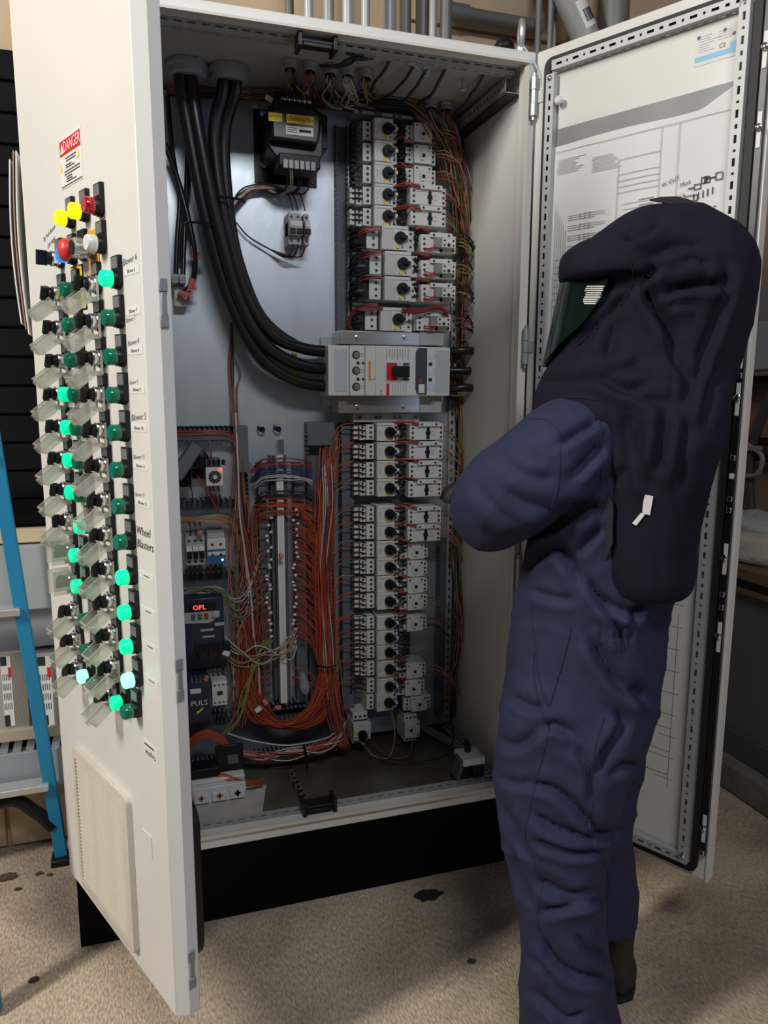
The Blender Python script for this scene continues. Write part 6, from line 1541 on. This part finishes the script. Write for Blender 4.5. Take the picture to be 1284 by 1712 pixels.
tag(per, 'person in navy arc-flash coverall and hood standing before the open cabinet, seen from behind', 'person')
for p_ in body.polygons: p_.use_smooth = True
# --- hood with bib
b = MB()
hood = [(341, 1085, 1170, .02), (350, 1060, 1186, .055), (366, 1034, 1206, .085), (390, 1002, 1240, .112), (420, 960, 1262, .132), (450, 942, 1271, .142), (480, 953, 1268, .146), (520, 948, 1261, .146), (560, 938, 1250, .150), (600, 922, 1240, .162), (630, 904, 1232, .180), (660, 891, 1222, .195), (690, 888, 1213, .205), (715, 905, 1206, .195)]
b.loft([sec(y, l, r_, rb) for y, l, r_, rb in hood])
bib = [(640, 960, 1228, .17), (690, 990, 1214, .205), (740, 1000, 1203, .212), (800, 1003, 1182, .212), (850, 1006, 1171, .207), (900, 1010, 1159, .202), (940, 1010, 1160, .198), (962, 1020, 1152, .190), (974, 1050, 1135, .17)]
b.loft([sec(y, l, r_, rb, 0, 3.0) for y, l, r_, rb in bib])
# brow edge over the visor
b.loft([sec(418, 964, 1110, .135), sec(434, 938, 1120, .160), sec(460, 934, 1120, .172), sec(473, 934, 1120, .174), sec(477, 938, 1120, .168)])
hm = remesh(b, .0062, 9)
def hoodfold(p, n_):
    d = 0.0; s = (p-PP).dot(PR); dp = (p-PP).dot(PDp); z = p.z
    d += .008*noise.noise(V((s*6, dp*6, z*5)))
    low = smoothstep(zpx(420), zpx(520), z)
    w1 = noise.noise(V((s*4, dp*4, z*4+9)))
    a = z*16+s*14*(1 if s < .05 else -.4)+3.2*w1+dp*6
    d += (.003+.004*low)*((1-abs(math.sin(a)))**2-.3)*(.3+1.3*max(0, .25+noise.noise(V((s*5+7, dp*4, z*5)))))
    # hanging vertical pleats down the back
    bk = smoothstep(zpx(640), zpx(820), z)
    d += 0.003*bk*math.sin(s*46+dp*30+2*noise.noise(V((s*3, dp*3, z*2))))
    return d
crease(hm, hoodfold); trace_folds(hm, HOOD_FOLDS, 1.7)
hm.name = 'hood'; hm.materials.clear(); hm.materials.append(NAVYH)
for p_ in hm.polygons: p_.use_smooth = True
ho = D.objects.new('hood', hm); COL.objects.link(ho); ho.parent = per; ho['label'] = 'navy hood with long bib'
def hoodray(px, py, lift=.002, tree=None):
    d = ray(px, py).normalized(); h_ = tree.ray_cast(CAMP, d)
    if h_[0] is None: return None, None
    n_ = h_[1] if h_[1].dot(d) < 0 else -h_[1]
    return h_[0]+n_*lift, n_
bvh_h = BVHTree.FromPolygons([v.co.copy() for v in hm.vertices], [tuple(p.vertices) for p in hm.polygons])
bvh_b = BVHTree.FromPolygons([v.co.copy() for v in body.vertices], [tuple(p.vertices) for p in body.polygons])
# visor: curved dark green shield standing just in front of the hood opening
vs = []; NU, NV = 26, 14
for j in range(NV+1):
    py = 470+ (612-470)*j/NV
    t_ = j/NV
    xl = 936+(907-936)*t_; c, ax, bd, e_ = sec(py, xl, 2*1095-xl, .162+.022*t_)
    lim = math.radians(np.interp(t_, [0, .28, .55, .85, 1], [66, 62, 52, 28, 12]))
    for i in range(NU+1):
        ph = math.pi-lim+2*lim*i/NU
        for k in (1.0, .985): vs.append(c+ax*math.cos(ph)*k+bd*math.sin(ph)*k)
fs = []
st_ = 2*(NU+1)
for j in range(NV):
    for i in range(NU):
        a = j*st_+2*i; fs += [(a, a+2, a+2+st_, a+st_), (a+1, a+1+st_, a+3+st_, a+3)]
VIS = mat('visor_green', (.003, .010, .007), .16, alpha=.96, spec=.35)
vo = MB().add(vs, fs).build('visor', VIS, per, world=True, recalc=True); vo['label'] = 'dark green curved face shield'
bvh_v = BVHTree.FromPolygons([V(v) for v in vs], fs)
def patch(tree, corners, nx, nz, lift, alt=None):
    out = []
    for j in range(nz+1):
        for i in range(nx+1):
            u_, v_ = i/nx, j/nz
            x_ = (corners[0][0]*(1-u_)+corners[1][0]*u_)*(1-v_)+(corners[3][0]*(1-u_)+corners[2][0]*u_)*v_
            y_ = (corners[0][1]*(1-u_)+corners[1][1]*u_)*(1-v_)+(corners[3][1]*(1-u_)+corners[2][1]*u_)*v_
            q_, n_ = hoodray(x_, y_, lift, tree)
            if q_ is None and alt: q_, n_ = hoodray(x_, y_, lift, alt)
            if q_ is None: return None
            out.append(q_)
    return MB().add(out, [(j*(nx+1)+i, j*(nx+1)+i+1, (j+1)*(nx+1)+i+1, (j+1)*(nx+1)+i) for j in range(nz) for i in range(nx)])
# print on the visor: rows of white lettering
g = MB()
for j in range(9):
    y_ = 478+3.6*j; x_ = 980+random.uniform(-1, 2)-j*.5; e_ = 1011+random.uniform(-4, 2)-j*.5
    m_ = patch(bvh_v, [(x_, y_), (e_, y_), (e_, y_+1.9), (x_, y_+1.9)], 8, 1, .0015, bvh_h)
    if m_: g.add(m_.v, m_.f)
if g.v: g.build('visor_print', PAPER, per)['label'] = 'white warning print on the visor'
# top flap of the hood
a = PQ(1087, 333, -.02); g = []
fl = MB(); pts = [(1086, 333), (1105, 329), (1130, 328), (1155, 334), (1172, 345), (1186, 360)]
vs = []
for k, (px, py) in enumerate(pts):
    for dd in (-.06, .05):
        q_ = PQ(px, py, dd); vs += [q_, q_+V((0, 0, -(.003, .010, .016, .018, .016, .006)[k]))]
n_ = len(pts)
fs = []
for i in range(n_-1):
    k = 4*i; fs += [(k, k+4, k+6, k+2), (k+1, k+3, k+7, k+5), (k, k+1, k+5, k+4), (k+2, k+6, k+7, k+3)]
fs += [(0, 2, 3, 1), (4*n_-4, 4*n_-3, 4*n_-1, 4*n_-2)]
fl.add(vs, fs).build('hood_flap', mat('flap_black', (.003, .003, .005), .7), per, recalc=True, bevel=.002)
# seams laid on the cloth
def seam(name, tree, pts, r, m_, lift=.0005, lab=None):
    pp = [hoodray(px, py, lift, tree)[0] for px, py in catmull2(pts)]
    pp = [p for p in pp if p is not None]
    run = [[pp[0]]]
    for p in pp[1:]:
        if (p-run[-1][-1]).length < .05: run[-1].append(p)
        else: run.append([p])
    g = MB()
    for r_ in run:
        if len(r_) > 2: g.tube(r_, r, 5, sm=0)
    if g.v:
        o = g.build(name, m_, per)
        if lab: o['label'] = lab
def catmull2(pts): return [(p.x, p.y) for p in catmull([V((x_, y_, 0)) for x_, y_ in pts], 9)]
SEAM = mat('navy_seam', (.016, .019, .05), .8)
seam('side_seam', bvh_b, [(893, 1090), (893, 1130), (902, 1180), (917, 1215), (910, 1250), (895, 1310), (884, 1360), (878, 1400), (893, 1440), (905, 1480), (898, 1540), (922, 1590), (960, 1640)], .0014, SEAM, lab='stitched side seam')
seam('pocket_welt', bvh_b, [(955, 1048), (945, 1090), (930, 1140), (918, 1180)], .0024, SEAM, lab='slanted pocket opening')
seam('pocket_welt', bvh_b, [(889, 1018), (894, 1070), (900, 1130), (916, 1180)], .0020, SEAM)
seam('sleeve_seam', bvh_b, [(888, 700), (915, 703), (934, 722), (936, 760), (932, 810), (922, 850)], .0014, SEAM, lab='sleeve seam')
seam('armhole_seam', bvh_b, [(995, 670), (1003, 720), (1005, 790), (1000, 850), (985, 880)], .0014, SEAM)
seam('leg_seam', bvh_b, [(1010, 1200), (995, 1250), (990, 1290), (992, 1330), (985, 1380), (1010, 1440), (1022, 1490)], .0014, SEAM)
seam('hood_seam', bvh_h, [(1050, 420), (1058, 470), (1030, 520), (985, 560), (940, 600)], .0012, mat('hood_seam', (.004, .004, .009), .9), lab='visor edge seam of the hood')
seam('hood_hem', bvh_h, [(892, 690), (925, 672), (965, 664), (998, 668)], .0016, mat('hood_seam', (.004, .004, .009), .9))
# small white care tag on the back
for c in ([(1077, 826), (1091, 829), (1087, 860), (1074, 858)], [(1072, 856), (1078, 860), (1064, 878), (1058, 874)]):
    m_ = patch(bvh_h, c, 2, 3, .004)
    if m_: m_.build('care_tag', PAPER, per)['label'] = 'small white care tag'
# stiff side flap of the bib under the arm
m_ = patch(bvh_h, [(1012, 800), (1032, 840), (1032, 905), (1016, 950)], 3, 6, .010, bvh_b)
if m_: m_.build('bib_flap', mat('flap_cloth', (.020, .018, .028), .8), per)
# boots
BOOT = mat('brown_boot', (.022, .014, .009), .55, var=.3, scale=30)
for (px, py, dd, nm) in ((1014, 1648, .125, 0), (962, 1752, -.10, 1)):
    c = PQ(px, py, dd); c.z = 0; fwd = (-PR*.85+PDp*(.5 if nm == 0 else -.9)).normalized(); sdv = V((-fwd.y, fwd.x, 0))
    b = MB(); heel = c-fwd*(-.03 if False else .0)
    def S(t_, w_, h_, zc): return (heel+fwd*t_+V((0, 0, zc)), sdv*w_, V((0, 0, h_)), 2.6)
    b.loft([S(-.06, .030, .030, .045), S(-.045, .042, .045, .052), S(.0, .046, .055, .060), S(.07, .044, .048, .053), (heel+fwd*.14+V((0, 0, .045)), sdv*.050, V((0, 0, .038)), 2.6), S(.20, .046, .034, .040), S(.235, .028, .022, .030)])
    b.loft([(heel+V((0, 0, .05))-fwd*.005, sdv*.046, fwd*.055, 2), (heel+V((0, 0, .12))-fwd*.005, sdv*.046, fwd*.052, 2), (heel+V((0, 0, .22 if nm == 0 else .14))-fwd*.01, sdv*.048, fwd*.052, 2)])
    bm_ = remesh(b, .006, 4); bm_.materials.clear(); bm_.materials.append(BOOT); bm_.name = 'boot'
    for v in bm_.vertices: v.co.z = max(v.co.z, .006)
    o = D.objects.new('boot', bm_); COL.objects.link(o); o.parent = per; o['label'] = 'brown work boot'
    s_ = MB(); out = [(heel+fwd*t_+sdv*w_) for t_, w_ in ((-.068, 0), (-.055, .034), (-.01, .048), (.06, .044), (.13, .052), (.20, .047), (.24, .0), (.20, -.047), (.13, -.052), (.06, -.044), (-.01, -.048), (-.055, -.034))]
    s_.prism([(p.x, p.y) for p in out], 0.0, .018, 'z').build('boot_sole', RUBBER, o, world=False, recalc=True)
# gloved hands held in front of the chest, fingers curled
GLOVE = mat('black_glove', (.02, .018, .016), .6)
for (px, py, dd, mir) in ((866, 838, .155, 1), (866, 836, .075, -1)):
    w0 = PQ(px, py, dd); fwd = (-PR*.8+PDp*.25*mir+V((0, 0, .25))).normalized(); sdv = fwd.cross(V((0, 0, 1))).normalized()*mir; up = sdv.cross(fwd)*mir
    b = MB(); b.loft([(w0-fwd*.03, sdv*.030, up*.028, 2), (w0, sdv*.032, up*.024, 2), (w0+fwd*.04, sdv*.045, up*.020, 2.5), (w0+fwd*.09, sdv*.046, up*.018, 2.5), (w0+fwd*.10, sdv*.040, up*.014, 2.5)])
    for k, (o_, L_) in enumerate(((-.034, .075), (-.012, .085), (.012, .080), (.033, .062))):
        p0 = w0+fwd*.085+sdv*o_
        b.tube([p0, p0+fwd*L_*.45-up*.004, p0+fwd*L_*.75-up*.022, p0+fwd*L_*.80-up*.050], .0098, 8, sm=3)
    p0 = w0+fwd*.03-sdv*.038; b.tube([p0, p0-sdv*.025+fwd*.02-up*.01, p0-sdv*.022+fwd*.05-up*.028], .011, 8, sm=3)
    hm_ = remesh(b, .005, 3); hm_.materials.clear(); hm_.materials.append(GLOVE); hm_.name = 'gloved_hand'
    o = D.objects.new('gloved_hand', hm_); COL.objects.link(o); o.parent = per

# print and rows of tiny screws stay joined: too small to pick apart one by one
for o in D.objects:
    if o.parent is not None and o.type == 'MESH' and o.name.split('.')[0] in ('print', 'printing', 'pen_notes', 'marker_lines', 'small_print', 'terminal_screws', 'socket_terminals', 'control_terminals', 'terminals', 'fins', 'dial_marks', 'bolts', 'barcode', 'visor_print', 'contact_windows', 'locknut_lugs', 'lettering', 'slotted_vent', 'copper_contact'):
        if len(o.data.polygons) >= 10: o['kind'] = 'stuff'
